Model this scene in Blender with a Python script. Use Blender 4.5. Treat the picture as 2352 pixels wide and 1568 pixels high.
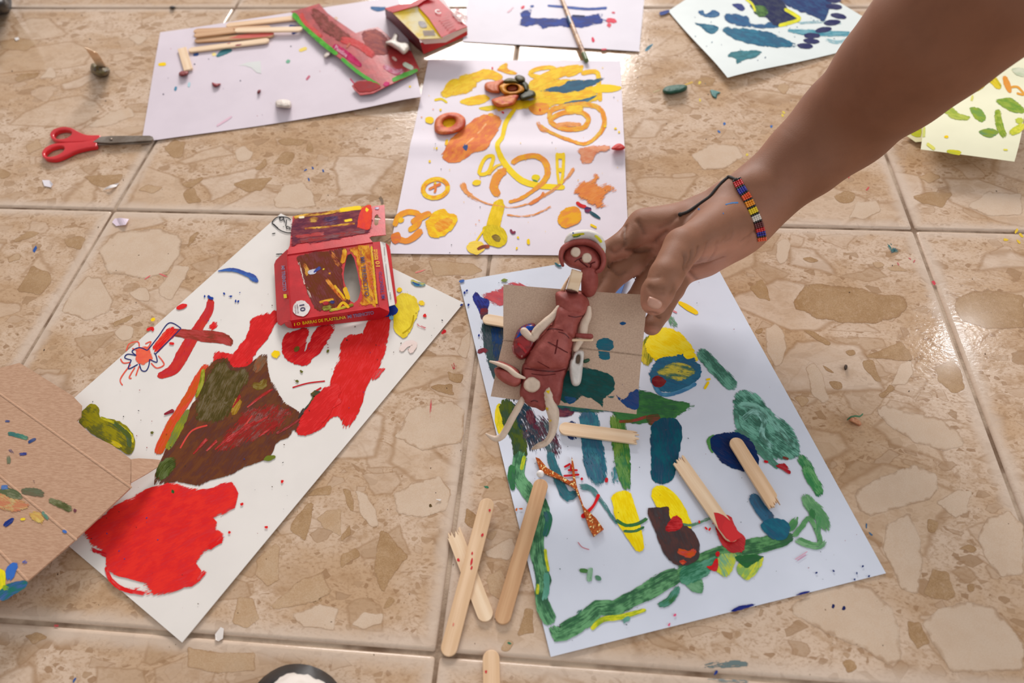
import bpy, bmesh, math, random
import numpy as np
from mathutils import Vector, Matrix, noise
from mathutils.geometry import delaunay_2d_cdt
from mathutils.bvhtree import BVHTree

for o in list(bpy.data.objects): bpy.data.objects.remove(o)
scene = bpy.context.scene
col = scene.collection
random.seed(7)

# ------------------------------------------------------------------ camera
W, H, F = 2352.0, 1568.0, 1547.56
ROT = (0.62173, 0.042755, 0.078655)
CAM = Vector((0.4282, -0.43626, 0.42564))
cd = bpy.data.cameras.new('camera'); cam = bpy.data.objects.new('camera', cd); col.objects.link(cam)
cam.location = CAM; cam.rotation_euler = ROT
cd.sensor_width = 36; cd.lens = F / W * 36; cd.clip_start = 0.01
cd.dof.use_dof = True; cd.dof.focus_distance = 0.50; cd.dof.aperture_fstop = 5.6
scene.camera = cam
RM = cam.rotation_euler.to_matrix()

# ------------------------------------------------------------------ light
def lin(c):
    return tuple(((v/255)/12.92 if v/255 <= .04045 else ((v/255+.055)/1.055)**2.4) for v in c[:3])
scene.view_settings.view_transform = 'Standard'; scene.view_settings.look = 'None'
scene.view_settings.gamma = 1; scene.view_settings.use_curve_mapping = False
scene.view_settings.exposure = 0.0
wd = bpy.data.worlds.new('room_light'); scene.world = wd; wd.use_nodes = True
wd.node_tree.nodes['Background'].inputs[0].default_value = (1.0, 0.955, 0.93, 1)
wd.node_tree.nodes['Background'].inputs[1].default_value = 0.52
def area(name, loc, target, sx, sy, power, color):
    l = bpy.data.lights.new(name, 'AREA'); l.shape = 'RECTANGLE'; l.size = sx; l.size_y = sy
    l.energy = power; l.color = color
    o = bpy.data.objects.new(name, l); col.objects.link(o); o.location = loc
    o.rotation_euler = (Vector(target) - Vector(loc)).to_track_quat('-Z', 'Y').to_euler()
    return o
area('window_light', (-0.05, 3.75, 1.78), (0.4, 0, 0), 1.6, 1.0, 165, (1.0, 0.95, 0.92))
area('ceiling_light', (2.12, 1.42, 2.05), (0.9, 0.4, 0), 0.07, 0.07, 2.2, (0.95, 0.97, 1.0))
area('doorway_light', (2.7, -1.0, 1.6), (0.6, -0.1, 0), 1.1, 1.7, 18, (0.88, 0.94, 1.0))  # added soft fill from the right; its source is unseen, no doorway known

# ------------------------------------------------------------------ pixel rays and surfaces
def ray(px, py):
    return (RM @ Vector(((px-W/2), -(py-H/2), -F))).normalized()
def at(px, py, z=0.0):
    d = ray(px, py); t = (z - CAM.z)/d.z
    return CAM + d*t
class Flat:                       # ground or sheet following a height function
    def __init__(s, h=None): s.h = h or (lambda x, y: 0.0)
    def pt(s, px, py, off=0.0):
        z = off
        for _ in range(5):
            p = at(px, py, z); z = s.h(p.x, p.y) + off
        return at(px, py, z)
    def nor(s, px, py): return Vector((0, 0, 1))
class Plane:                      # a tilted flat panel through three points
    def __init__(s, a, b, c):
        s.o = a; s.n = (b-a).cross(c-a).normalized()
        if s.n.dot(CAM-a) < 0: s.n = -s.n
    def pt(s, px, py, off=0.0):
        d = ray(px, py); o = s.o + s.n*off
        return CAM + d*((o-CAM).dot(s.n)/d.dot(s.n))
    def nor(s, px, py): return s.n
class Solid:                      # the outside of something already built
    def __init__(s, objs, fallback=None):
        vs, fs = [], []
        for o in objs:
            k = len(vs); mw = o.matrix_local if o.parent is None else Matrix.Translation(o.parent.location) @ o.matrix_local
            vs += [mw @ v.co for v in o.data.vertices]
            fs += [[i+k for i in p.vertices] for p in o.data.polygons]
        s.t = BVHTree.FromPolygons(vs, fs); s.fb = fallback
    def pt(s, px, py, off=0.0):
        d = ray(px, py); l, n, i, dd = s.t.ray_cast(CAM, d)
        if l is None:
            return s.fb.pt(px, py, off) if s.fb else at(px, py, 0.08)
        return l - d*off
    def nor(s, px, py):
        l, n, i, dd = s.t.ray_cast(CAM, ray(px, py))
        return n if n is not None else -ray(px, py)
FLOOR = Flat()
def K(ox, oy, sc, pts): return [(ox + x/sc, oy + y/sc) for x, y in pts]

# ------------------------------------------------------------------ object helpers
def tag(o, label, cat, group=None, kind=None):
    if label: o['label'] = label
    if cat: o['category'] = cat
    if group: o['group'] = group
    if kind: o['kind'] = kind
    return o
def thing(name, label, cat, loc=(0, 0, 0), group=None):
    o = bpy.data.objects.new(name, None); col.objects.link(o); o.location = loc
    o.empty_display_size = .01
    return tag(o, label, cat, group)
def mk(name, vs, fs, mat, parent=None, smooth=True, attrs=None, label=None):
    vs = [Vector(v) for v in vs]
    org = Vector((0, 0, 0))
    if parent is not None:
        pp = parent
        while pp is not None: org += pp.location; pp = pp.parent
        vs2 = [v-org for v in vs]; loc = (0, 0, 0)
    else:
        lo = Vector((sum(v.x for v in vs)/len(vs), sum(v.y for v in vs)/len(vs), min(v.z for v in vs)))
        vs2 = [v-lo for v in vs]; loc = lo
    me = bpy.data.meshes.new(name); me.from_pydata([tuple(v) for v in vs2], [], fs); me.update()
    if smooth: me.polygons.foreach_set('use_smooth', [True]*len(me.polygons))
    for an, (ty, data) in (attrs or {}).items():
        a = me.attributes.new(an, ty, 'POINT')
        if ty == 'FLOAT_COLOR': a.data.foreach_set('color', [c for d in data for c in d])
        elif ty == 'FLOAT_VECTOR': a.data.foreach_set('vector', [c for d in data for c in d])
    o = bpy.data.objects.new(name, me); col.objects.link(o); o.location = loc
    if mat: me.materials.append(mat)
    if parent is not None: o.parent = parent
    if label: o['label'] = label
    return o

# ------------------------------------------------------------------ outline helpers
def spline(pts, step=3.0, closed=False):
    n = len(pts); out = []
    rng = n if closed else n-1
    for i in range(rng):
        p0 = pts[(i-1) % n] if (closed or i > 0) else pts[0]
        p1 = pts[i]; p2 = pts[(i+1) % n]
        p3 = pts[(i+2) % n] if (closed or i+2 < n) else pts[-1]
        L = math.hypot(p2[0]-p1[0], p2[1]-p1[1]); m = max(1, int(L/step))
        for k in range(m):
            t = k/m; t2 = t*t; t3 = t2*t
            out.append(tuple(.5*((2*p1[j]) + (-p0[j]+p2[j])*t + (2*p0[j]-5*p1[j]+4*p2[j]-p3[j])*t2 + (-p0[j]+3*p1[j]-3*p2[j]+p3[j])*t3) for j in range(len(p1))))
    if not closed: out.append(tuple(pts[-1]))
    return out
def dense(pts, step):
    out = []
    for i, p in enumerate(pts):
        q = pts[(i+1) % len(pts)]; L = math.hypot(q[0]-p[0], q[1]-p[1]); m = max(1, int(round(L/step)))
        for k in range(m): out.append((p[0]+(q[0]-p[0])*k/m, p[1]+(q[1]-p[1])*k/m))
    return out
def inside(P, poly):
    x = P[:, 0][:, None]; y = P[:, 1][:, None]
    a = np.array(poly); b = np.roll(a, -1, 0)
    c = ((a[:, 1] > y) != (b[:, 1] > y))
    with np.errstate(divide='ignore', invalid='ignore'):
        xi = (b[:, 0]-a[:, 0])*(y-a[:, 1])/(b[:, 1]-a[:, 1]) + a[:, 0]
    return ((c & (x < xi)).sum(1) % 2) == 1
def bdist(P, polys):
    D = np.full(len(P), 1e9)
    for poly in polys:
        a = np.array(poly); b = np.roll(a, -1, 0); ab = b-a; L = (ab**2).sum(1)+1e-12
        for i in range(0, len(P), 800):
            p = P[i:i+800][:, None]
            t = np.clip(((p-a)*ab).sum(2)/L, 0, 1)
            d = np.sqrt(((p-a-ab*t[..., None])**2).sum(2)).min(1)
            D[i:i+800] = np.minimum(D[i:i+800], d)
    return D
def patch(outline, holes=(), grid=12.0, rng=None):
    """triangulate a pixel outline with an inner grid; returns points, triangles, boundary loops, boundary distance"""
    loops = [list(outline)] + [list(h) for h in holes]
    pts, edges, li = [], [], []
    for lp in loops:
        k = len(pts); n = len(lp); pts += lp; li.append(list(range(k, k+n)))
        edges += [(k+i, k+(i+1) % n) for i in range(n)]
    nb = len(pts)
    A = np.array(outline); x0, y0 = A.min(0); x1, y1 = A.max(0)
    r = random.Random(3); G = []
    j = 0; y = y0+grid*.5
    while y < y1:
        x = x0 + grid*(.5 if j % 2 else 1.0)*.9
        while x < x1:
            G.append((x+r.uniform(-.12, .12)*grid, y+r.uniform(-.12, .12)*grid)); x += grid
        y += grid*.866; j += 1
    if G:
        G = np.array(G); ok = inside(G, outline)
        for h in holes: ok &= ~inside(G, h)
        G = G[ok]
        if len(G):
            ok = bdist(G, loops) > grid*.42
            pts += [tuple(g) for g in G[ok]]
    vc, ed, fc, ov, oe, of = delaunay_2d_cdt([Vector(p) for p in pts], edges, [], 0, 1e-5)
    P = np.array([tuple(v) for v in vc]); T = np.array([f for f in fc])
    cen = P[T].mean(1); ok = inside(cen, outline)
    for h in holes: ok &= ~inside(cen, h)
    T = T[ok]
    # boundary loops from triangle edges
    cnt = {}
    for t in T:
        for a, b in ((t[0], t[1]), (t[1], t[2]), (t[2], t[0])): cnt[(a, b)] = 1
    bnd = [(a, b) for (a, b) in cnt if (b, a) not in cnt]
    return P, [tuple(int(i) for i in t) for t in T], bnd, bdist(P, loops)
def flipup(vs, fs, up):
    """turn the triangle winding so that the faces look along up"""
    s = 0.0
    for f in fs[:40]:
        a, b, c = (Vector(vs[i]) for i in f[:3]); s += (b-a).cross(c-a).dot(up)
    return fs if s > 0 else [tuple(reversed(f)) for f in fs]
# ------------------------------------------------------------------ materials
class N:
    def __init__(s, name):
        s.m = bpy.data.materials.new(name); s.m.use_nodes = True; s.t = s.m.node_tree; s.n = s.t.nodes
        s.b = s.n['Principled BSDF']
    def new(s, ty, **kw):
        n = s.n.new(ty)
        for k, v in kw.items():
            if k.startswith('i_'):
                key = k[2:]; key = int(key) if key.isdigit() else key
                if isinstance(v, bpy.types.NodeSocket): s.t.links.new(v, n.inputs[key])
                else: n.inputs[key].default_value = v
            else: setattr(n, k, v)
        return n
    def link(s, a, b): s.t.links.new(a, b)
    def math(s, op, a, b=0.0, c=None, clamp=False):
        n = s.n.new('ShaderNodeMath'); n.operation = op; n.use_clamp = clamp
        for i, v in enumerate((a, b, c)):
            if v is None: continue
            if isinstance(v, bpy.types.NodeSocket): s.t.links.new(v, n.inputs[i])
            else: n.inputs[i].default_value = v
        return n.outputs[0]
    def mix(s, f, a, b, blend='MIX'):
        n = s.n.new('ShaderNodeMix'); n.data_type = 'RGBA'; n.blend_type = blend
        for k, v in ((0, f), (6, a), (7, b)):
            if isinstance(v, bpy.types.NodeSocket): s.t.links.new(v, n.inputs[k])
            else: n.inputs[k].default_value = v if k == 0 else (*v[:3], 1)
        return n.outputs[2]
    def noise(s, vec, scale, detail=2.0, rough=.5, dist=0.0):
        n = s.new('ShaderNodeTexNoise', i_Scale=scale, i_Detail=detail, i_Roughness=rough, i_Distortion=dist)
        if vec is not None: s.link(vec, n.inputs['Vector'])
        return n
    def step(s, v, a, b, lo=0.0, hi=1.0):
        n = s.new('ShaderNodeMapRange', interpolation_type='SMOOTHSTEP')
        s.link(v, n.inputs[0]); n.inputs[1].default_value = a; n.inputs[2].default_value = b
        n.inputs[3].default_value = lo; n.inputs[4].default_value = hi
        return n.outputs[0]
    def mapv(s, vec, scale=(1, 1, 1), rot=(0, 0, 0), loc=(0, 0, 0)):
        n = s.new('ShaderNodeMapping'); s.link(vec, n.inputs[0])
        n.inputs['Scale'].default_value = scale; n.inputs['Rotation'].default_value = rot; n.inputs['Location'].default_value = loc
        return n.outputs[0]
    def bump(s, h, strength, dist):
        n = s.new('ShaderNodeBump', i_Strength=strength, i_Distance=dist); s.link(h, n.inputs['Height'])
        s.link(n.outputs[0], s.b.inputs['Normal']); return n
    def set(s, **kw):
        for k, v in kw.items():
            k = k.replace('_', ' ')
            if isinstance(v, bpy.types.NodeSocket): s.link(v, s.b.inputs[k])
            else: s.b.inputs[k].default_value = (*v, 1) if isinstance(v, tuple) and len(v) == 3 else v
        return s
    def obj(s): return s.new('ShaderNodeTexCoord').outputs['Object']
    def attr(s, name): return s.new('ShaderNodeAttribute', attribute_name=name)

def m_paint(name, rough, coat=0.0, spec=.04):
    n = N(name)
    uvw = n.attr('uvw').outputs['Vector']; ca = n.attr('ca').outputs['Color']; cb = n.attr('cb').outputs['Color']
    pp = n.new('ShaderNodeSeparateXYZ', i_0=n.attr('pp').outputs['Vector'])
    dry, edge = pp.outputs[0], pp.outputs[1]
    # bend the bristle lines a little so that they are not ruled
    wob = n.noise(n.mapv(uvw, (.035, .035, 1)), 1.0, 2)
    wv = n.new('ShaderNodeVectorMath', operation='SCALE', i_0=n.new('ShaderNodeVectorMath', operation='SUBTRACT', i_0=wob.outputs['Color'], i_1=(.5, .5, .5)).outputs[0], i_Scale=9.0).outputs[0]
    sv = n.mapv(uvw, (.05, 1.35, 1))
    sv2 = n.new('ShaderNodeVectorMath', operation='ADD', i_0=sv, i_1=wv).outputs[0]
    s1 = n.step(n.noise(sv2, 1.0, 4, .65).outputs[0], .26, .74)
    m1 = n.noise(n.mapv(uvw, (.10, .16, 1), loc=(9, 3, 0)), 1.0, 3, .6).outputs[0]
    fac = n.math('ADD', n.math('MULTIPLY', s1, .55), n.math('MULTIPLY', n.step(m1, .3, .7), .6))
    fac = n.step(fac, .28, .92)
    base = n.mix(fac, ca, cb)
    # thin, see-through places
    fine = n.step(n.noise(n.mapv(uvw, (.35, .9, 1), loc=(1, 7, 0)), 1.0, 4, .65).outputs[0], .28, .72)
    st = n.math('SUBTRACT', n.math('ADD', n.math('MULTIPLY', s1, .72), n.math('MULTIPLY', fine, .28)), .5)
    k = n.math('ADD', .28, n.math('MULTIPLY', dry, 2.4))
    a = n.math('ADD', n.math('ADD', n.math('MULTIPLY', edge, .85), n.math('MULTIPLY', st, k)), n.math('MULTIPLY', dry, -1.35))
    a = n.step(a, .0, .10)
    thin = n.math('MULTIPLY', n.step(n.math('ADD', n.math('MULTIPLY', s1, .8), n.math('MULTIPLY', n.step(m1, .3, .7), .5)), .25, .8, 1, 0), n.math('ADD', .04, n.math('MULTIPLY', dry, .4), clamp=True))
    base = n.mix(thin, base, n.mix(.5, base, (.84, .82, .84)))
    n.set(Base_Color=base, Roughness=rough, Alpha=a, Specular_IOR_Level=spec, Coat_Weight=coat)
    n.bump(s1, .10, .0002)
    return n.m
PAINT = m_paint('poster_paint', .55)
WET = m_paint('wet_paint', .3, .12, .4)

def m_stone():
    n = N('tile_stone_print')
    uvw = n.attr('uvw').outputs['Vector']; ca = n.attr('ca').outputs['Color']; cb = n.attr('cb').outputs['Color']
    pp = n.new('ShaderNodeSeparateXYZ', i_0=n.attr('pp').outputs['Vector'])
    edge = pp.outputs[1]
    f1 = n.noise(uvw, 1.3, 4, .75).outputs[0]; f2 = n.noise(uvw, .07, 3, .6).outputs[0]; f3 = n.noise(uvw, .25, 4, .7).outputs[0]
    base = n.mix(n.step(n.math('ADD', n.math('MULTIPLY', f1, .6), n.math('MULTIPLY', f2, .4)), .38, .62), ca, cb)
    base = n.mix(n.step(f3, .5, .7, 0, .35), base, lin((206, 176, 148)))
    e2 = n.math('ADD', edge, n.math('MULTIPLY', n.math('SUBTRACT', n.noise(uvw, .3, 4, .65).outputs[0], .5), .5))
    rim = n.math('MULTIPLY', n.math('MULTIPLY', n.step(e2, .0, .2), n.step(e2, .25, .6, 1, 0)), n.step(f2, .3, .6))
    base = n.mix(n.math('MULTIPLY', rim, .55), base, lin((156, 118, 82)))
    grain = n.noise(uvw, 3.2, 3, .7).outputs[0]
    op = n.math('MULTIPLY', n.step(e2, .0, .3), n.math('ADD', pp.outputs[0], n.math('MULTIPLY', n.math('SUBTRACT', f2, .5), .6)))
    al = n.step(n.math('SUBTRACT', op, n.step(grain, .3, .7)), -.03, .03)
    n.set(Base_Color=base, Roughness=.13, Alpha=al, Specular_IOR_Level=.4)
    return n.m
STONE = m_stone()

def m_tile():
    n = N('tile_ceramic')
    oc = n.obj(); rnd = n.new('ShaderNodeObjectInfo').outputs['Random']
    sh = n.new('ShaderNodeCombineXYZ', i_0=n.math('MULTIPLY', rnd, 7.3), i_1=n.math('MULTIPLY', rnd, 13.7), i_2=n.math('MULTIPLY', rnd, 3.1)).outputs[0]
    v = n.new('ShaderNodeVectorMath', operation='ADD', i_0=oc, i_1=sh).outputs[0]
    v = n.mapv(v, (1.0, 1.5, 1.0), (0, 0, .5))
    wp = n.noise(v, 22, 3, .55)
    wv = n.new('ShaderNodeVectorMath', operation='SCALE', i_0=n.new('ShaderNodeVectorMath', operation='SUBTRACT', i_0=wp.outputs['Color'], i_1=(.5, .5, .5)).outputs[0], i_Scale=.016).outputs[0]
    v = n.new('ShaderNodeVectorMath', operation='ADD', i_0=v, i_1=wv).outputs[0]
    n1 = n.noise(v, 11, 5, .62).outputs[0]; n2 = n.noise(v, 60, 4, .65).outputs[0]; n3 = n.noise(v, 420, 2, .6).outputs[0]
    mat = n.mix(n.step(n1, .36, .64), lin((193, 160, 127)), lin((213, 188, 165)))
    mat = n.mix(n.step(n2, .48, .68, 0, .6), mat, lin((172, 136, 100)))
    mat = n.mix(n.step(n3, .46, .7, 0, .45), mat, lin((154, 116, 80)))
    def layer(base, scale, thr, c0, c1, e0, e1, rimc, rimf, op=.85):
        f = n.new('ShaderNodeTexVoronoi', feature='F1', i_Scale=scale, i_Randomness=1.0); n.link(v, f.inputs['Vector'])
        d = n.new('ShaderNodeTexVoronoi', feature='DISTANCE_TO_EDGE', i_Scale=scale, i_Randomness=1.0); n.link(v, d.inputs['Vector'])
        sc = n.new('ShaderNodeSeparateXYZ', i_0=f.outputs['Color'])
        dd = n.math('SUBTRACT', d.outputs[0], n.math('MULTIPLY', sc.outputs[2], e1))
        on = n.step(sc.outputs[0], thr, thr+.02)
        m = n.math('MULTIPLY', n.math('MULTIPLY', n.step(dd, e0, e0+.025), on), op)
        c = n.mix(n.step(sc.outputs[1], .2, .8), c0, c1)
        c = n.mix(n.step(n2, .35, .7, 0, .3), c, lin((178, 142, 108)))
        r = n.math('MULTIPLY', n.math('MULTIPLY', n.step(dd, e0-.03, e0+.012), n.step(dd, e0+.012, e0+.05, 1, 0)), on)
        out = n.mix(m, base, c)
        return n.mix(n.math('MULTIPLY', r, rimf), out, rimc)
    c = layer(mat, 190, .72, lin((150, 114, 80)), lin((176, 144, 112)), .10, .2, lin((146, 110, 78)), .4, .75)
    c = layer(c, 75, .74, lin((160, 126, 92)), lin((196, 168, 142)), .06, .24, lin((150, 114, 82)), .5, .75)
    c = layer(c, 32, .62, lin((206, 180, 156)), lin((178, 146, 114)), .05, .26, lin((158, 122, 88)), .5, .6)
    c = layer(c, 13, .45, lin((216, 194, 174)), lin((206, 178, 150)), .03, .24, lin((164, 128, 94)), .6, .62)
    so = n.new('ShaderNodeSeparateXYZ', i_0=oc)
    em = n.math('MAXIMUM', n.math('ABSOLUTE', so.outputs[0]), n.math('ABSOLUTE', so.outputs[1]))
    em = n.math('ADD', em, n.math('MULTIPLY', n.math('SUBTRACT', n2, .5), .012))
    c = n.mix(n.step(em, .1665, .1765, 0, .7), c, lin((212, 193, 176)))
    rb = n.noise(v, 260, 2, .5).outputs[0]
    n.set(Base_Color=c, Roughness=n.step(n1, .3, .7, .10, .18), Specular_IOR_Level=.3)
    n.bump(rb, .18, .0005)
    return n.m
TILE = m_tile()

def m_plain(name, c, rough=.6, c2=None, scale=60, nscale=400, bump=.15, bdist=.0003, detail=4, stretch=(1, 1, 1), sss=0.0, metal=0.0, lo=.35, hi=.65, coat=0.0):
    n = N(name); v = n.mapv(n.obj(), stretch)
    f = n.noise(v, scale, detail, .6).outputs[0]
    base = n.mix(n.step(f, lo, hi), lin(c), lin(c2 or c))
    n.set(Base_Color=base, Roughness=rough, Metallic=metal, Coat_Weight=coat)
    if sss:
        n.b.inputs['Subsurface Weight'].default_value = sss; n.b.inputs['Subsurface Radius'].default_value = (.004, .002, .001); n.b.inputs['Subsurface Scale'].default_value = .6
    if bump: n.bump(n.math('ADD', n.noise(v, nscale, 3).outputs[0], f), bump, bdist)
    return n.m
_pc = {}
def PAPER(c):
    if c not in _pc: _pc[c] = m_plain('drawing_paper_%02x%02x%02x' % c, c, .62, tuple(max(0, v-5) for v in c), 16, 1400, .10, .0002)
    return _pc[c]
_cc = {}
def CLAY(c, d=16, rough=.62):
    k = (c, d)
    if k not in _cc: _cc[k] = m_plain('modelling_clay_%02x%02x%02x' % c, c, rough, tuple(max(0, v-d) for v in c), 90, 700, .4, .0006, sss=.08)
    return _cc[k]
WOOD = m_plain('stick_wood', (236, 202, 166), .62, (220, 182, 142), 60, 600, .2, .0002, 5, (.18, 3.2, 3))
WOOD2 = m_plain('stick_wood_pale', (242, 216, 184), .62, (228, 196, 160), 60, 600, .2, .0002, 5, (.18, 3.2, 3))
WOOD3 = m_plain('stick_wood_brown', (214, 172, 130), .6, (196, 150, 108), 60, 600, .2, .0002, 5, (.18, 3.2, 3))
KRAFT = m_plain('brown_carton', (192, 154, 126), .8, (176, 136, 108), 240, 900, .25, .0003, 4, (1, 5, 1))
GREYCARD = m_plain('grey_carton', (204, 176, 153), .82, (186, 157, 136), 1100, 1600, .2, .0002, 4, lo=.3, hi=.7)
GROUT = m_plain('grout', (186, 164, 142), .85, (116, 90, 68), 26, 600, .5, .0008)
STEEL = m_plain('blade_steel', (170, 160, 150), .32, (140, 125, 112), 60, 900, .1, .0002, metal=.85)
REDPLASTIC = m_plain('red_plastic', (214, 24, 36), .32, (200, 18, 30), 20, 200, .03, .0002, coat=.2)
REDCARD = m_plain('red_printed_card', (206, 30, 40), .38, (186, 24, 34), 60, 700, .15, .0003)
WHITECARD = m_plain('white_card_inside', (214, 208, 200), .7, (196, 188, 178), 60, 700, .15, .0003)
BLACKRUBBER = m_plain('black_rubber', (26, 24, 26), .5, (38, 34, 34), 80, 500, .2, .0004)
WHITERUBBER = m_plain('white_shoe_leather', (226, 220, 214), .55, (212, 204, 196), 40, 500, .2, .0004)
BLACKCORD = m_plain('black_cord', (24, 20, 20), .7, (44, 36, 32), 1500, 2500, .5, .0006)
def flatmat(name, c, rough=.5):
    return m_plain(name, c, rough, None, 60, 500, 0)
def m_glitter():
    n = N('orange_glitter_foam'); v = n.obj()
    vo = n.new('ShaderNodeTexVoronoi', feature='F1', i_Scale=1100.0); n.link(v, vo.inputs['Vector'])
    sc = n.new('ShaderNodeSeparateXYZ', i_0=vo.outputs['Color'])
    n.set(Base_Color=n.mix(n.step(sc.outputs[0], .82, .9), n.mix(sc.outputs[1], lin((150, 62, 12)), lin((206, 98, 26))), lin((255, 226, 150))), Roughness=.3, Metallic=.25)
    n.bump(sc.outputs[2], .8, .0005)
    return n.m
GLITTER = m_glitter()

def m_skin():
    n = N('skin'); v = n.obj(); ca = n.attr('ca').outputs['Color']
    f = n.noise(v, 38, 4, .6).outputs[0]; g = n.noise(v, 900, 3, .6).outputs[0]
    vo = n.new('ShaderNodeTexVoronoi', feature='DISTANCE_TO_EDGE', i_Scale=850.0); n.link(v, vo.inputs['Vector'])
    base = n.mix(n.step(f, .35, .7, 0, .28), ca, n.mix(.5, ca, lin((104, 52, 38)), 'MULTIPLY'))
    n.set(Base_Color=base, Roughness=.6, Specular_IOR_Level=.35)
    n.b.inputs['Subsurface Weight'].default_value = .12; n.b.inputs['Subsurface Radius'].default_value = (.006, .0022, .0012); n.b.inputs['Subsurface Scale'].default_value = .5
    n.bump(n.math('ADD', n.math('MULTIPLY', vo.outputs[0], .6), g), .22, .0004)
    return n.m
SKIN = m_skin()
NAIL = m_plain('fingernail', (206, 158, 138), .34, (196, 146, 126), 60, 500, .05, .0002)

# ------------------------------------------------------------------ paint, clay and sheet builders
seed = [1]
_lay = {}
def lay(key, base, d=.000010):
    _lay[key] = _lay.get(key, 0)+1
    return base+_lay[key]*d
def colattr(c, n): return ('FLOAT_COLOR', [(*lin(c), 1.0)]*n)
def ribbon(S, pts, w, ca, cb=None, dry=0.0, parent=None, off=.0004, name='paint_stroke', mat=None, closed=False, taper=.45, nx=6):
    """a brush stroke: pts pixel path, w pixel width (number or list along the path)"""
    seed[0] += 1; sd = seed[0]*3.71
    ws = w if isinstance(w, (list, tuple)) else [w]*len(pts)
    p3 = [(*p, ww) for p, ww in zip(pts, ws)]
    sp = spline(p3, max(2.0, min(ws)/2.5), closed)
    if closed: sp.append(sp[0])
    n = len(sp); cum = [0.0]
    for i in range(1, n): cum.append(cum[-1] + math.hypot(sp[i][0]-sp[i-1][0], sp[i][1]-sp[i-1][1]))
    L = cum[-1] or 1.0
    vs, uv, pp, fs = [], [], [], []
    u = 0.0; prev = None
    for i in range(n):
        a = sp[max(0, i-1)]; b = sp[min(n-1, i+1)]
        if closed and i in (0, n-1): a = sp[n-2]; b = sp[1]
        tx, ty = b[0]-a[0], b[1]-a[1]; l = math.hypot(tx, ty) or 1; nx_, ny_ = -ty/l, tx/l
        ww = sp[i][2]; e = 1.0; dr = dry
        if not closed:
            x = min(cum[i], L-cum[i])/(ww*taper+1e-6)
            if x < 1: ww *= max(.5, math.sqrt(max(0, 1-(1-x)**2))); e = .45+.55*x; dr = dry + .16*(1-x)
        c0 = S.pt(sp[i][0], sp[i][1], off)
        if prev is not None: u += (c0-prev).length*1000
        prev = c0
        for k in range(nx):
            v = k/(nx-1)*2-1
            q = S.pt(sp[i][0]+nx_*v*ww/2, sp[i][1]+ny_*v*ww/2, off)
            vs.append(q)
            sg = 1 if v > 0 else -1
            uv.append((u, sg*(q-c0).length*1000, sd)); pp.append((dr+.05, min(1, 2.2*(1-abs(v))+.12)*e, sd))
    for i in range(n-1):
        for k in range(nx-1):
            a = i*nx+k; fs.append((a, a+nx, a+nx+1, a+1))
    fs = flipup(vs, fs, -ray(sp[0][0], sp[0][1]))
    nv = len(vs)
    return mk(name, vs, fs, mat or PAINT, parent, attrs={'ca': colattr(ca, nv), 'cb': colattr(cb or ca, nv), 'uvw': ('FLOAT_VECTOR', uv), 'pp': ('FLOAT_VECTOR', pp)})
def blob(S, pts, ca, cb=None, dry=0.0, ang=0.0, parent=None, off=.0004, name='paint_patch', mat=None, smooth=True, edge=None, holes=()):
    """a filled patch of paint with a traced outline; ang = direction of the bristle lines in the photo"""
    seed[0] += 1; sd = seed[0]*3.71
    A = np.array(pts); size = math.sqrt(abs(np.ptp(A[:, 0])*np.ptp(A[:, 1])))+1
    st = max(1.6, size/22)
    ol = spline(pts, st, True) if smooth else dense(pts, st)
    if mat is not STONE or True:
        am = min(2.6, size*.028)*(.5 if mat is STONE else 1)
        ol = [(x+am*(noise.noise(Vector((x/9, y/9, sd)))+.6*noise.noise(Vector((x/3.5, y/3.5, sd+5)))), y+am*(noise.noise(Vector((x/9, y/9, sd+9)))+.6*noise.noise(Vector((x/3.5, y/3.5, sd+15))))) for x, y in ol]
    hl = [spline(h, st, True) for h in holes]
    P, T, bnd, D = patch(ol, hl, max(2.2, size/11))
    er = edge or max(2.0, min(9.0, size*.10))
    c0 = S.pt(*A.mean(0), off); ca_, sa_ = math.cos(math.radians(ang)), math.sin(math.radians(ang))
    ex = (S.pt(A[:, 0].mean()+ca_*5, A[:, 1].mean()+sa_*5, off)-c0).normalized()
    n0 = S.nor(*A.mean(0)); ey = n0.cross(ex)
    vs = [S.pt(x, y, off) for x, y in P]
    uv = [((v-c0).dot(ex)*1000, (v-c0).dot(ey)*1000, sd) for v in vs]
    pp = [(dry, min(1.0, d/er), sd) for d in D]
    if mat is not STONE:
        pp = [(dry + .30*max(0, noise.noise(Vector((x/22, y/22, sd))))*(1-.6*p[1]), min(1, p[1]+.10), sd) for p, (x, y) in zip(pp, P)]
    fs = flipup(vs, T, -ray(*A.mean(0))); nv = len(vs)
    return mk(name, vs, fs, mat or PAINT, parent, attrs={'ca': colattr(ca, nv), 'cb': colattr(cb or ca, nv), 'uvw': ('FLOAT_VECTOR', uv), 'pp': ('FLOAT_VECTOR', pp)})
def ell(cx, cy, rx, ry, n=14, ang=0, jit=0.0):
    r = random.Random(int(cx*7+cy*13)); a0 = math.radians(ang); o = []
    for i in range(n):
        t = 2*math.pi*i/n; k = 1+r.uniform(-jit, jit)
        x, y = rx*k*math.cos(t), ry*k*math.sin(t)
        o.append((cx+x*math.cos(a0)-y*math.sin(a0), cy+x*math.sin(a0)+y*math.cos(a0)))
    return o
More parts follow.
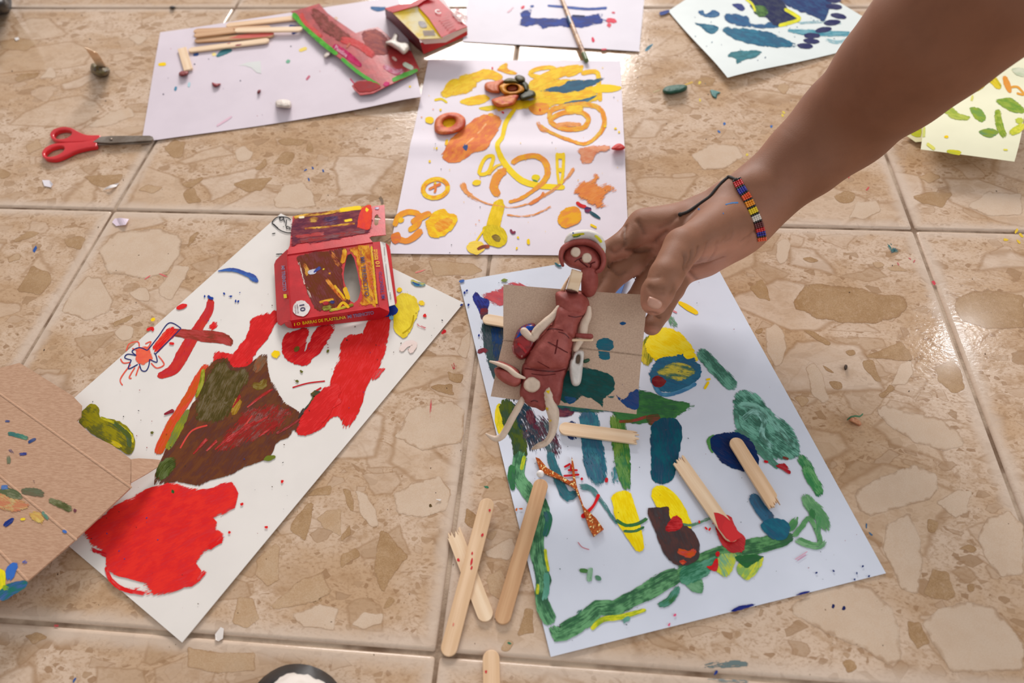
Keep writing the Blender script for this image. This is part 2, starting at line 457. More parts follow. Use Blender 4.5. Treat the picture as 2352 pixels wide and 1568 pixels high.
def splatter(S, spots, parent=None, off=.00035, name='paint_splatter', label=None):
    """many tiny drops in one mesh: (px, py, rx, ry, angle, colour)"""
    vs, fs, uv, pp, cc = [], [], [], [], []
    for (x, y, rx, ry, a, c) in spots:
        k = len(vs); o = ell(x, y, rx, ry, 9, a, .28); n = len(o)
        vs.append(S.pt(x, y, off)); uv.append((x, y, 1)); pp.append((0, 1, 1)); cc.append((*lin(c), 1))
        for q in o: vs.append(S.pt(*q, off)); uv.append((q[0], q[1], 1)); pp.append((0, .55, 1)); cc.append((*lin(c), 1))
        f = [(k, k+1+i, k+1+(i+1) % n) for i in range(n)]
        fs += flipup(vs, f, -ray(x, y))
    o = mk(name, vs, fs, PAINT, parent, attrs={'ca': ('FLOAT_COLOR', cc), 'cb': ('FLOAT_COLOR', cc), 'uvw': ('FLOAT_VECTOR', uv), 'pp': ('FLOAT_VECTOR', pp)})
    o['kind'] = 'stuff'
    return o
def pillow(S, pts, t, mat, parent=None, off=0.0, round_px=10, rough=.0004, freq=180, name='clay', holes=(), smooth=True, top=None, grid=None, label=None, bulge=0.0):
    """a lump traced by its outline: flat underneath, rounded on top; t metres thick"""
    A = np.array(pts); size = math.sqrt(abs(np.ptp(A[:, 0])*np.ptp(A[:, 1])))+1
    st = max(1.5, size/26)
    ol = spline(pts, st, True) if smooth else dense(pts, st)
    hl = [spline(h, st, True) for h in holes]
    P, T, bnd, D = patch(ol, hl, grid or max(1.8, size/18))
    dm = D.max()
    vs = []; sd = size*.37
    for (x, y), d in zip(P, D):
        k = min(1, d/round_px); pr = math.sqrt(max(0, 1-(1-k)**2))
        hgt = t*pr*(1-bulge+bulge*(d/dm))
        if top: hgt *= top(x, y)
        q = S.pt(x, y, off+hgt)
        nn = noise.noise(Vector((x*freq/3000, y*freq/3000, sd))) + .5*noise.noise(Vector((x*freq/1300, y*freq/1300, sd)))
        vs.append(q + S.nor(x, y)*(nn*rough*pr))
    n = len(vs)
    bidx = sorted({i for e in bnd for i in e}); bi = set(bidx)
    low = {}
    for i in range(n):
        vs.append(S.pt(P[i][0], P[i][1], off - (0 if i in bi else 0))); low[i] = n+i
    up = flipup(vs[:n], T, -ray(*A.mean(0)))
    fs = list(up) + [tuple(low[i] for i in reversed(f)) for f in up]
    es = {}
    for f in up:
        for a, b in ((f[0], f[1]), (f[1], f[2]), (f[2], f[0])): es[(a, b)] = 1
    for (a, b) in es:
        if (b, a) not in es: fs.append((b, a, low[a], low[b]))
    return mk(name, vs, fs, mat, parent, label=label)
def slab(S, pts, t, mat, parent=None, off=0.0, holes=(), name='panel', smooth=False, step=14, grid=24, bevel=0.0, label=None, mat2=None):
    """a thin plate of even thickness cut to a traced outline, with its own edges"""
    ol = spline(pts, step, True) if smooth else dense(pts, step)
    hl = [spline(h, step*.5, True) for h in holes]
    P, T, bnd, D = patch(ol, hl, grid)
    n = len(P); A = P.mean(0)
    vs = [S.pt(x, y, off+t) for x, y in P]
    up = flipup(vs, T, -ray(*A))
    nn = S.nor(*A)
    vs += [v-nn*t for v in vs]
    fs = list(up) + [tuple(i+n for i in reversed(f)) for f in up]
    es = {}
    for f in up:
        for a, b in ((f[0], f[1]), (f[1], f[2]), (f[2], f[0])): es[(a, b)] = 1
    for (a, b) in es:
        if (b, a) not in es: fs.append((b, a, a+n, b+n))
    o = mk(name, vs, fs, mat, parent, smooth=False, label=label)
    if mat2: 
        o.data.materials.append(mat2)
        for i in range(len(up), 2*len(up)): o.data.polygons[i].material_index = 1
    if bevel:
        m = o.modifiers.new('soft_edge', 'BEVEL'); m.width = bevel; m.segments = 2; m.limit_method = 'ANGLE'; m.angle_limit = math.radians(50)
        for p in o.data.polygons: p.use_smooth = True
        wn = o.modifiers.new('edge_shading', 'WEIGHTED_NORMAL')
    return o
def tube3(path, radii, mat, parent=None, flat=1.0, up=None, name='roll', rough=0.0, ns=12, step=.0015, label=None, attrs=None):
    """a rolled strand through 3D points with a radius at each; flat squashes it along up"""
    pts = [(*p, r) for p, r in zip(path, radii)]
    sp = []
    n = len(pts)
    for i in range(n-1):
        p0 = pts[max(0, i-1)]; p1 = pts[i]; p2 = pts[i+1]; p3 = pts[min(n-1, i+2)]
        L = (Vector(p2[:3])-Vector(p1[:3])).length; m = max(1, int(L/step))
        for k in range(m):
            t = k/m; t2 = t*t; t3 = t2*t
            sp.append(tuple(.5*((2*p1[j]) + (-p0[j]+p2[j])*t + (2*p0[j]-5*p1[j]+4*p2[j]-p3[j])*t2 + (-p0[j]+3*p1[j]-3*p2[j]+p3[j])*t3) for j in range(4)))
    sp.append(pts[-1])
    C = [Vector(p[:3]) for p in sp]; Rr = [max(1e-5, p[3]) for p in sp]
    tg = [(C[min(len(C)-1, i+1)]-C[max(0, i-1)]).normalized() for i in range(len(C))]
    # rounded ends
    pre = [(C[0]-tg[0]*Rr[0]*math.sin(a), Rr[0]*math.cos(a), tg[0]) for a in (1.45, 1.0, .5)]
    post = [(C[-1]+tg[-1]*Rr[-1]*math.sin(a), Rr[-1]*math.cos(a), tg[-1]) for a in (.5, 1.0, 1.45)]
    rings = pre + list(zip(C, Rr, tg)) + post
    u = up or Vector((0, 0, 1))
    vs, fs = [], []
    for i, (c, r, t) in enumerate(rings):
        s = t.cross(u)
        if s.length < 1e-4: s = t.cross(Vector((0, 1, .01)))
        s.normalize(); w = s.cross(t).normalized()
        for k in range(ns):
            a = 2*math.pi*k/ns
            p = c + s*(r*math.cos(a)) + w*(r*flat*math.sin(a))
            if rough: 
                nn = noise.noise(p*320)+.6*noise.noise(p*800)
                p = p + (p-c)*(nn*rough)
            vs.append(p)
    m = len(rings)
    for i in range(m-1):
        for k in range(ns):
            a = i*ns+k; b = i*ns+(k+1) % ns; fs.append((a, b, b+ns, a+ns))
    fs.append(tuple(range(ns-1, -1, -1))); fs.append(tuple(range((m-1)*ns, m*ns)))
    fs = [tuple(reversed(f)) for f in fs] if False else fs
    o = mk(name, vs, fs, mat, parent, label=label)
    bm = bmesh.new(); bm.from_mesh(o.data); bmesh.ops.recalc_face_normals(bm, faces=bm.faces); bm.to_mesh(o.data); bm.free()
    return o
def tube(S, pts, r_mm, mat, parent=None, off_mm=None, **kw):
    rs = r_mm if isinstance(r_mm, (list, tuple)) else [r_mm]*len(pts)
    fl = kw.get('flat', 1.0)
    of = off_mm if isinstance(off_mm, (list, tuple)) else [off_mm]*len(pts)
    P = [S.pt(p[0], p[1], ((r*fl) if o is None else o)/1000) for p, r, o in zip(pts, rs, of)]
    kw.setdefault('up', S.nor(*pts[0]))
    return tube3(P, [r/1000 for r in rs], mat, parent, **kw)
_fontcache = {}
def lettering(S, text, quad, color, parent, off=.0004, name='lettering', rough=.4, bold=0.0, mat=None, outline=0.0):
    """printed words laid on a surface: quad = pixel corners where the text box starts (bottom-left, bottom-right, top-right, top-left)"""
    cu = bpy.data.curves.new('words', 'FONT'); cu.body = text; cu.offset = bold; cu.resolution_u = 3
    ob = bpy.data.objects.new('words', cu); col.objects.link(ob)
    dg = bpy.context.evaluated_depsgraph_get(); me = bpy.data.meshes.new_from_object(ob.evaluated_get(dg))
    bpy.data.objects.remove(ob); bpy.data.curves.remove(cu)
    xs = [v.co.x for v in me.vertices]; ys = [v.co.y for v in me.vertices]
    x0, x1, y0, y1 = min(xs), max(xs), min(ys), max(ys)
    vs = []
    for v in me.vertices:
        a = (v.co.x-x0)/(x1-x0); b = (v.co.y-y0)/(y1-y0)
        q = [quad[0][j]*(1-a)*(1-b)+quad[1][j]*a*(1-b)+quad[2][j]*a*b+quad[3][j]*(1-a)*b for j in (0, 1)]
        vs.append(S.pt(q[0], q[1], off))
    fs = [tuple(p.vertices) for p in me.polygons]; bpy.data.meshes.remove(me)
    fs = flipup(vs, fs, -ray(*quad[0]))
    k = 'print_%02x%02x%02x' % color
    m = bpy.data.materials.get(k) or flatmat(k, color, rough)
    return mk(name, vs, fs, m, parent, smooth=False)
def grid_sheet(S, corners, mat, parent, nu=30, nv=36, name='paper_sheet', t=.0003):
    """a sheet through four pixel corners (in order round the edge), following its surface"""
    w = [S.pt(*c) for c in corners]
    vs = []
    for j in range(nv+1):
        for i in range(nu+1):
            a, b = i/nu, j/nv
            p = w[0]*(1-a)*(1-b)+w[1]*a*(1-b)+w[2]*a*b+w[3]*(1-a)*b
            vs.append(Vector((p.x, p.y, S.h(p.x, p.y))))
    fs = []
    for j in range(nv):
        for i in range(nu):
            a = j*(nu+1)+i; fs.append((a, a+1, a+nu+2, a+nu+1))
    fs = flipup(vs, fs, Vector((0, 0, 1)))
    o = mk(name, vs, fs, mat, parent)
    m = o.modifiers.new('paper_thickness', 'SOLIDIFY'); m.thickness = t; m.offset = -1
    e = o.modifiers.new('cut_edge', 'EDGE_SPLIT'); e.split_angle = math.radians(40)
    return o
# ------------------------------------------------------------------ the floor: ceramic tiles in a bed of grout
T = 0.36
vs = [(x, y, z) for z in (-.0016, -.03) for x, y in ((-2.88, -2.88), (3.6, -2.88), (3.6, 2.88), (-2.88, 2.88))]
floor = mk('floor', vs, [(0, 1, 2, 3), (7, 6, 5, 4), (0, 4, 5, 1), (1, 5, 6, 2), (2, 6, 7, 3), (3, 7, 4, 0)], GROUT, smooth=False)
tag(floor, 'beige stone-chip patterned ceramic floor tiles with pale grout joints', 'floor', kind='structure')
floor.location = (0, 0, 0)
for v in floor.data.vertices: v.co = vs[v.index]
def tile_mesh():
    bm = bmesh.new(); g = (T-.0026)/2; prof = [(0.0, -.0058), (.0, -.0016), (.0004, -.0008), (.0011, -.0003), (.0024, 0.0)]
    rings = []
    for ins, z in prof:
        r = g-ins; ring = []
        c = .0018
        for sx, sy in ((1, 1), (-1, 1), (-1, -1), (1, -1)):
            cc = [(r, r-c), (r-c*.3, r-c*.3), (r-c, r)]
            if sx*sy < 0: cc = cc[::-1]
            for x, y in cc: ring.append(bm.verts.new((sx*x, sy*y, z)))
        rings.append(ring)
    for a, b in zip(rings, rings[1:]):
        n = len(a)
        for i in range(n): bm.faces.new((a[i], a[(i+1) % n], b[(i+1) % n], b[i]))
    bm.faces.new(rings[-1])
    bmesh.ops.recalc_face_normals(bm, faces=bm.faces)
    me = bpy.data.meshes.new('tile'); bm.to_mesh(me); bm.free()
    me.materials.append(TILE)
    for p in me.polygons: p.use_smooth = len(p.vertices) == 4
    return me
TM = tile_mesh(); tiles = {}
for i in range(-7, 9):
    for j in range(-8, 8):
        o = bpy.data.objects.new('tile', TM); col.objects.link(o); o.parent = floor
        o.location = ((i+.5)*T, (j+.5)*T, 0); tiles[(i, j)] = o
BR = ((184, 150, 112), (160, 125, 86)); PA = ((212, 189, 166), (203, 177, 152)); TN = ((198, 168, 136), (182, 148, 112))
CL = {
 (1568, 523): [(BR, [(735,550),(840,390),(1000,385),(1200,410),(1370,455),(1530,470),(1555,540),(1490,620),(1320,660),(1100,655),(930,630),(860,590)]),
  (BR, [(1890,480),(2000,430),(2200,430),(2352,470),(2352,690),(2100,700),(1920,640),(1870,560)]),
  (PA, [(570,700),(640,650),(700,720),(720,820),(690,930),(640,960),(580,850)]),
  (BR, [(460,410),(545,345),(590,420),(605,500),(520,490)]), (PA, [(650,100),(700,70),(750,110),(720,220),(670,250),(640,200)]),
  (PA, [(850,960),(900,930),(960,990),(1010,1180),(970,1210),(890,1150)]),
  (BR, [(1230,890),(1500,785),(1560,840),(1590,920),(1500,920),(1330,900)]), (PA, [(1450,1040),(1500,930),(1580,910),(1590,1000),(1540,1080),(1440,1080)]),
  (BR, [(1740,960),(1860,900),(1920,980),(1940,1110),(1870,1140),(1760,1060)]),
  (PA, [(1310,1240),(1420,1215),(1520,1260),(1750,1300),(1900,1400),(1950,1500),(1800,1540),(1600,1480),(1400,1350)]),
  (BR, [(1240,920),(1310,910),(1370,1060),(1330,1060),(1260,980)]), (BR, [(1350,1150),(1430,1080),(1460,1110),(1380,1180)]),
  (BR, [(830,705),(900,710),(1020,790),(1000,810),(900,760)]), (BR, [(960,940),(1050,1000),(1000,990)]), (TN, [(1400,270),(1480,255),(1560,300),(1440,300)]),
  (BR, [(825,215),(880,200),(940,225),(880,245)]), (BR, [(500,710),(545,690),(550,720),(520,735)]), (BR, [(1120,850),(1180,840),(1190,870),(1150,880)]),
  (TN, [(1310,240),(1360,230),(1390,260),(1340,275)]), (BR, [(1010,1060),(1090,1060),(1100,1110),(1040,1110)]), (TN, [(770,1170),(820,1150),(870,1190),(820,1240)])],
 (1568, 1046): [(PA, [(1200,370),(1180,240),(1400,130),(1600,60),(1750,120),(1770,230),(1700,310),(1500,360),(1290,420)]),
  (PA, [(1740,320),(1900,230),(1990,250),(1960,400),(1880,430)]), (PA, [(1380,640),(1400,480),(1560,390),(1640,560),(1660,740),(1620,960),(1500,920),(1440,780)]),
  (PA, [(2030,560),(2100,420),(2250,380),(2352,480),(2352,820),(2200,840),(2080,700)]), (BR, [(1660,950),(1720,780),(1830,800),(1880,960),(1830,1000),(1720,980)]),
  (PA, [(1650,1150),(1760,1050),(1950,1000),(2150,1040),(2300,1230),(2352,1300),(2352,1480),(1850,1500),(1800,1420),(1700,1270)]),
  (PA, [(700,1060),(900,930),(1150,870),(1300,900),(1440,1040),(1500,1200),(1510,1400),(1420,1450),(1250,1340),(1000,1230),(800,1120)]),
  (BR, [(1690,440),(1760,460),(1740,530),(1690,520)]), (BR, [(1100,1420),(1160,1400),(1200,1460),(1140,1500)]), (BR, [(1550,1140),(1640,1150),(1700,1290),(1620,1330),(1560,1250)]),
  (BR, [(1960,890),(2010,880),(2010,930),(1970,940)]), (BR, [(1900,640),(1970,610),(2030,640),(1990,670)])],
 (784, 1046): [(BR, [(230,680),(270,520),(310,520),(460,690),(330,870),(290,955),(250,890),(225,800)]),
  (BR, [(10,230),(60,240),(90,320),(80,390),(40,350)]), (PA, [(100,240),(170,260),(240,380),(260,480),(200,490),(130,400)]),
  (BR, [(0,550),(60,470),(70,540),(0,590)]), (BR, [(0,690),(100,640),(130,690),(0,770)]), (BR, [(1215,1240),(1270,1050),(1320,1060),(1330,1220)]),
  (BR, [(860,360),(900,380),(960,440),(900,500),(850,460)]), (PA, [(990,660),(1080,600),(1180,560),(1210,640),(1150,720),(1010,700)]),
  (PA, [(360,260),(500,180),(680,140),(760,250),(720,380),(560,430),(380,400)]), (BR, [(285,1050),(330,970),(370,1000),(330,1045)]),
  (TN, [(1000,560),(1030,520),(1070,520),(1040,580)]), (TN, [(1100,1340),(1140,1270),(1190,1290),(1150,1350)]), (PA, [(70,1160),(150,1080),(290,1090),(280,1150),(160,1200)]),
  (TN, [(1000,830),(1100,780),(1150,900),(1100,1000),(1020,950)])],
 (0, 1046): [(BR, [(2110,280),(2160,230),(2280,205),(2275,265),(2180,280)]), (BR, [(2000,470),(2120,330),(2165,320),(2140,480),(2100,590),(2010,520)]),
  (TN, [(2180,430),(2250,380),(2352,370),(2352,560),(2230,500)]), (TN, [(1640,970),(1740,980),(1790,1120),(1700,1190),(1600,1150)]),
  (TN, [(1840,1060),(2050,860),(2220,800),(2290,940),(2180,1010),(1920,1060)]), (BR, [(1920,1090),(2060,1060),(2280,940),(2290,960),(2100,1070),(1960,1100)]),
  (TN, [(1770,710),(1900,600),(1930,640),(1920,860),(1840,900),(1760,820)]), (TN, [(1290,1320),(1500,1350),(1760,1360),(1760,1480),(1500,1500),(1290,1460)]),
  (PA, [(2000,1100),(2200,1020),(2330,1050),(2300,1200),(2100,1180)]), (BR, [(170,1240),(260,1210),(330,1250),(230,1300)])],
 (0, 523): [(PA, [(680,150),(800,20),(1100,0),(1260,60),(1240,200),(1150,310),(1010,355),(860,330),(740,320)]), (PA, [(470,470),(600,330),(700,340),(780,500),(760,580),(600,640),(420,580)]),
  (BR, [(110,440),(220,260),(340,310),(355,370),(280,460)]), (BR, [(90,90),(200,20),(270,30),(240,60),(110,105)]), (BR, [(440,80),(540,50),(590,70),(550,150),(460,130)]),
  (BR, [(1260,200),(1310,60),(1370,20),(1340,90),(1290,140)]), (PA, [(890,450),(960,405),(1020,420),(1030,500),(950,500)]), (PA, [(1090,420),(1200,250),(1310,270),(1280,350),(1180,500),(1110,470)]),
  (BR, [(780,650),(930,590),(940,600),(880,650),(790,680)]), (PA, [(790,720),(850,670),(920,690),(910,760),(840,780)]), (TN, [(60,200),(130,170),(140,220),(60,240)])],
 (0, 0): [(BR, [(570,1215),(680,1200),(850,1200),(810,1260),(710,1295),(640,1270)]), (BR, [(1600,1270),(1700,1230),(1880,1225),(1800,1310),(1720,1325),(1640,1295)]),
  (BR, [(1250,1270),(1390,1215),(1400,1240),(1310,1300)]), (BR, [(1130,1020),(1200,960),(1280,980),(1250,1080),(1190,1085)]), (BR, [(1910,970),(1980,950),(2090,965),(2080,1000),(1960,1000)]),
  (BR, [(2110,1040),(2130,970),(2155,1000),(2155,1045)]), (PA, [(1880,1380),(1960,1270),(2080,1250),(2160,1330),(2180,1420),(2050,1440),(1900,1430)]),
  (BR, [(1880,1130),(1960,1040),(2030,1060),(1990,1130)]), (BR, [(1760,1160),(1830,1090),(1840,1140),(1790,1175)]), (BR, [(0,1160),(70,1190),(50,1220),(0,1225)]),
  (PA, [(1620,1040),(1680,1000),(1750,1050),(1720,1100),(1640,1110)]), (BR, [(100,540),(160,510),(270,500),(240,540),(130,565)]), (PA, [(270,540),(340,460),(390,490),(380,540)]),
  (TN, [(950,1310),(1010,1270),(1120,1290),(1060,1330)]), (TN, [(0,290),(120,260),(300,280),(180,350),(20,340)]), (PA, [(580,880),(760,760),(900,740),(930,800),(800,850),(680,880)]),
  (PA, [(880,260),(940,230),(1020,260),(960,310)]), (BR, [(1260,1330),(1330,1290),(1390,1390),(1290,1400)]), (TN, [(180,1000),(260,960),(290,1020),(200,1060)])],
 (1568, 0): [(PA, [(60,1070),(200,980),(380,1000),(420,1080),(300,1160),(140,1170)]), (BR, [(1570,1360),(1690,1320),(1870,1325),(1790,1430),(1650,1400)]),
  (BR, [(1040,1350),(1120,1315),(1190,1330),(1170,1390),(1090,1400)]), (PA, [(1140,1500),(1200,1390),(1340,1380),(1370,1460),(1250,1510)]), (BR, [(70,570),(130,530),(230,540),(200,590),(110,600)]),
  (TN, [(650,600),(690,570),(740,600),(700,650)]), (PA, [(1950,1420),(2100,1320),(2340,1330),(2340,1480),(2100,1490)]), (TN, [(1620,1220),(1700,1180),(1790,1220),(1700,1260)])],
 (784, 523): [(BR, [(610,1100),(660,1080),(760,1075),(775,1155),(700,1140)]), (BR, [(690,920),(760,1000),(840,1010),(820,1070),(750,1050)]),
  (PA, [(370,1440),(480,1230),(760,1190),(850,1260),(840,1480),(560,1540)]), (PA, [(830,760),(890,700),(890,820),(860,900),(800,860)]), (TN, [(600,220),(900,240),(980,300),(900,330),(640,330)])],
}
for (ox, oy), lst in CL.items():
    for cc, pts in lst:
        pts = K(ox, oy, 3, pts); m = np.array(pts).mean(0); w = at(*m)
        t = tiles.get((math.floor(w.x/T), math.floor(w.y/T)))
        
        rr = random.Random(int(m[0]+m[1]*3))
        big = [(x+rr.uniform(-1.2, 1.2), y+rr.uniform(-1.2, 1.2)) for x, y in dense(pts, 18)]
        blob(FLOOR, big, cc[0], cc[1], dry={id(BR): .95, id(PA): 1.05, id(TN): .95}[id(cc)], parent=t, off=.00008, name='stone_chip', mat=STONE, edge=5.0)

# ------------------------------------------------------------------ the painted papers
YE = (246, 208, 20); YE2 = (236, 184, 36); OR = (232, 140, 44); OR2 = (224, 112, 64); GO = (240, 176, 40)
TEAL = (28, 88, 108); TEAL2 = (46, 116, 132); NAVY = (20, 40, 96); GRN = (36, 98, 62); GRN2 = (86, 146, 104); RED = (222, 34, 34); RED2 = (196, 26, 36)
BRO = (92, 46, 34); OLI = (96, 92, 30); LIM = (150, 160, 34); BLUE = (28, 62, 150)
def waves(seed_, amp, base=.0007):
    r = random.Random(seed_); ks = [(r.uniform(18, 42)*math.cos(a), r.uniform(18, 42)*math.sin(a), r.uniform(0, 6)) for a in (r.uniform(0, 3.1), r.uniform(0, 3.1), r.uniform(0, 3.1))]
    return lambda x, y: base + amp*(1.5+sum(math.sin(k[0]*x+k[1]*y+k[2]) for k in ks)/2)
class Painting:
    def __init__(s, label, corners, color, h, name='painted_paper', cat='painting', group='painted papers on the floor', t=.0003):
        s.S = Flat(h); c = [s.S.pt(*q) for q in corners]
        m = sum(c, Vector())/4; m.z = 0
        s.t = thing(name, label, cat, m, group); s.k = 0
        s.sheet = grid_sheet(s.S, corners, PAPER(color), s.t, t=t)
    def o(s): s.k += 1; return .00020 + s.k*.000006
    def R(s, pts, w, ca, cb=None, dry=0.0, **kw): return ribbon(s.S, pts, w, ca, cb, dry, s.t, s.o(), **kw)
    def B(s, pts, ca, cb=None, dry=0.0, ang=0, **kw): return blob(s.S, pts, ca, cb, dry, ang, s.t, s.o(), **kw)
    def D(s, spots): return splatter(s.S, spots, s.t, .0012*0+s.o())
def spots(lst, c, r=(2, 1.5)):
    return [(x, y, r[0], r[1], (x*7+y*3) % 180, c) for x, y in lst]
def rspots(n, box, cols, r0=.8, r1=2.2, sd=1, poly=None):
    r = random.Random(sd); o = []
    while len(o) < n:
        x, y = r.uniform(box[0], box[2]), r.uniform(box[1], box[3])
        if poly is not None and not inside(np.array([(x, y)]), poly)[0]: continue
        k = r.uniform(r0, r1)*r.uniform(.7, 1); o.append((x, y, k*r.uniform(1, 1.6), k*.8, r.uniform(0, 180), r.choice(cols)))
    return o

# --- yellow flower painting, centre top
k2 = lambda *p: K(784, 0, 3, p)
k5 = lambda *p: K(784, 523, 3, p)
k8 = lambda *p: K(784, 1046, 3, p)
k9 = lambda *p: K(1568, 1046, 3, p)
k6 = lambda *p: K(1568, 523, 3, p)
k4 = lambda *p: K(0, 523, 3, p)
k7 = lambda *p: K(0, 1046, 3, p)
k1 = lambda *p: K(0, 0, 3, p)
k3 = lambda *p: K(1568, 0, 3, p)
fy = at(1190, 346).y
w2 = waves(5, .0004)
h2 = lambda x, y: w2(x, y) + .0022*max(0, 1-abs(y-fy-(x-.40)*-.02)/.018) + .001*math.exp(-((y-fy)/.05)**2)
A = Painting('white sheet with a yellow and orange painted flower and swirls', [(984, 137), (1425, 140), (1445, 588), (893, 582)], (228, 218, 228), h2)
LY = (248, 214, 40); PO = (240, 170, 110)
A.B(k2((680,640),(760,590),(820,520),(960,490),(1040,490),(1090,520),(1010,545),(940,560),(930,600),(860,650),(780,660),(720,680)), YE, YE2, .12, -20)
A.B(k2((820,690),(960,650),(1010,660),(1020,690),(950,720),(850,725)), YE, GO, .05, -10)
A.B(k2((950,740),(1040,725),(1080,745),(1020,765),(960,755)), YE, (214, 200, 40), .1)
A.B(k2((1070,480),(1110,440),(1150,430),(1150,470),(1210,495),(1190,520),(1110,500)), YE, OR, .2)
A.B(k2((760,590),(790,570),(830,590),(800,640),(770,620)), YE, YE2, .1)
A.B(k2((700,630),(740,560),(800,540),(830,600),(760,650)), YE, YE2, .12, -30)
A.B(k2((900,520),(960,480),(1040,480),(1110,520),(1090,560),(1000,545),(930,570)), YE, GO, .1, -10)
A.B(k2((1040,700),(1120,690),(1280,690),(1330,720),(1230,760),(1150,750),(1080,765)), YE, YE2, .15, 0)
A.B(k2((1290,590),(1400,545),(1560,540),(1690,560),(1740,610),(1640,660),(1450,680),(1330,690)), YE, GO, .16, -12)
A.B(k2((1540,480),(1660,448),(1650,500),(1560,530)), YE, GO, .08, -15)
A.B(k2((690,850),(720,815),(790,815),(800,860),(740,885)), YE, GO, .05)
A.R(k2((640,690),(690,682),(730,708)), 6, (214, 210, 30), YE, .1)
A.R(k2((1300,510),(1340,478),(1430,465),(1475,482),(1440,510),(1370,530)), 11, YE, GO, .1, closed=True)
A.R(k2((1290,600),(1380,550),(1500,500),(1650,460)), [18, 26, 26, 14], YE, GO, .08)
A.R(k2((1650,505),(1760,498),(1775,600),(1785,700)), 12, YE, GO, .1)
A.B(k2((1690,620),(1780,580),(1920,590),(1910,625),(1800,640),(1700,640)), YE, LY, .1)
A.B(k2((1220,730),(1300,690),(1400,670),(1500,640),(1620,650),(1700,620),(1760,640),(1760,700),(1560,720),(1430,745),(1400,770),(1310,760)), YE2, YE, .12, -10)
A.B(k2((1290,740),(1350,710),(1420,715),(1430,760),(1390,790),(1330,790)), OR, GO, .05)
A.R(k2((1440,680),(1560,660),(1740,640)), 18, YE, GO, .1)
A.B(k2((1365,630),(1450,600),(1530,585),(1570,555),(1700,550),(1810,535),(1760,575),(1640,625),(1540,640),(1470,630)), (38, 84, 112), (54, 104, 130), .0, -12)
A.B(k2((1515,720),(1580,695),(1660,685),(1760,655),(1700,700),(1590,725)), (46, 96, 122), (70, 120, 140), .0, -12)
A.B(k2((690,1080),(720,1010),(760,950),(860,860),(950,800),(1040,785),(1100,810),(1100,860),(1040,960),(990,1030),(900,1060),(830,1110),(740,1120)), OR2, (238, 150, 70), .02, -38)
A.R(k2((840,1010),(930,930),(1000,850)), 4, (250, 190, 130), (240, 150, 90), .1)
A.R(k2((730,960),(720,1000)), 7, YE, GO); A.R(k2((1010,790),(1050,790)), 8, GO, OR)
A.B(ell(784+855/3, 1015/3, 6, 7, 10, 0, .25), (62, 88, 140))
A.R(k2((1200,745),(1135,840),(1110,940),(1075,1000),(1110,1100),(1180,1190),(1260,1250),(1380,1280),(1540,1290)), [8, 11, 10, 11, 14, 15, 15, 14, 12], YE, (250, 222, 40), .02)
A.R(k2((1430,830),(1450,760),(1560,730),(1700,720),(1790,760),(1812,850),(1770,930),(1680,990),(1560,960),(1440,910),(1370,860)), [12,14,16,16,14,14,11,10,10,9,8], YE2, OR, .28)
A.R(k2((1440,830),(1520,780),(1640,770),(1700,810),(1680,870),(1600,890),(1510,880)), 13, YE2, OR, .16, closed=True)
A.R(k2((1470,865),(1560,855),(1660,860)), 13, OR, PO, .3)
A.R(k2((1540,755),(1670,745)), 18, YE, GO, .12)
A.R(k2((1350,830),(1380,890),(1430,900)), 12, OR, PO, .4)
A.B(k2((1620,1030),(1730,1000),(1850,1000),(1840,1040),(1760,1060),(1720,1130),(1650,1120),(1640,1060)), (232, 160, 120), (226, 138, 100), .22, -15)
A.R(k2((1170,1130),(1230,1090),(1330,1072),(1400,1110),(1422,1190),(1385,1260),(1310,1320),(1230,1370),(1150,1392)), [14,14,14,16,16,14,10,10,9], OR, GO, .18)
A.R(k2((1140,1165),(1080,1210),(1050,1290),(1090,1350)), [18, 22, 22, 18], OR, (236, 160, 60), .1)
A.R(k2((1100,1370),(1075,1450),(1045,1568),(1050,1640),(1060,1690)), [24, 30, 34, 38, 30], YE, (226, 190, 30), .03)
A.R(k2((820,1260),(880,1340),(1000,1400),(1200,1425),(1400,1345),(1540,1240),(1605,1150)), [13, 12, 5, 4, 9, 8, 12], OR, PO, .42)
A.R(k2((840,1250),(860,1320),(910,1350)), 12, OR, PO, .35)
A.R(k2((1140,1480),(1300,1485),(1450,1420)), 6, PO, OR, .45)
A.R(k2((1290,1410),(1360,1370),(1400,1320)), 8, OR, OR2, .3)
A.R(k2((950,1190),(990,1090),(1045,1075),(1035,1130),(1005,1190)), 9, YE, LY, .08, closed=True)
A.R(k2((1010,1210),(1060,1150),(1110,1130)), 9, YE, GO, .3)
A.R(k2((1485,1050),(1490,1190),(1500,1270)), 7, YE, LY, .12); A.R(k2((1532,1050),(1528,1180),(1515,1270)), 8, YE, LY, .1); A.R(k2((1475,1075),(1540,1075)), 14, YE, LY, .1); A.R(k2((1490,1170),(1525,1170)), 14, YE, LY, .15)
A.B(ell(784+1340/3, 1225/3, 10, 7, 10, 0, .2), (224, 214, 30), YE); A.R(k2((1320,1240),(1350,1250)), 4, (90, 140, 70))
A.R([(x, y) for x, y in ell(784+648/3, 1298/3, 29, 21, 16, -12)], 11, YE, OR, .05, closed=True)
A.R(k2((600,1305),(650,1280),(690,1265)), 7, OR, OR2, .15); A.R(k2((640,1260),(650,1300),(640,1330)), 6, OR, OR2, .2)
A.R(k2((365,1560),(400,1485),(470,1460),(535,1480),(525,1545),(460,1590)), [13, 14, 14, 14, 15, 13], OR, GO, .06)
A.R(k2((480,1535),(560,1490),(620,1465)), [15, 17, 13], OR, GO, .05)
A.R(k5((360,60),(440,90),(500,65),(555,10)), [18, 14, 16, 18], OR, (236, 150, 60), .08)
A.B(k5((342,50),(395,30),(412,75),(385,108),(352,100)), OR2, OR, .02)
A.R(k2((395,1530),(430,1500)), 12, YE, GO, .1)
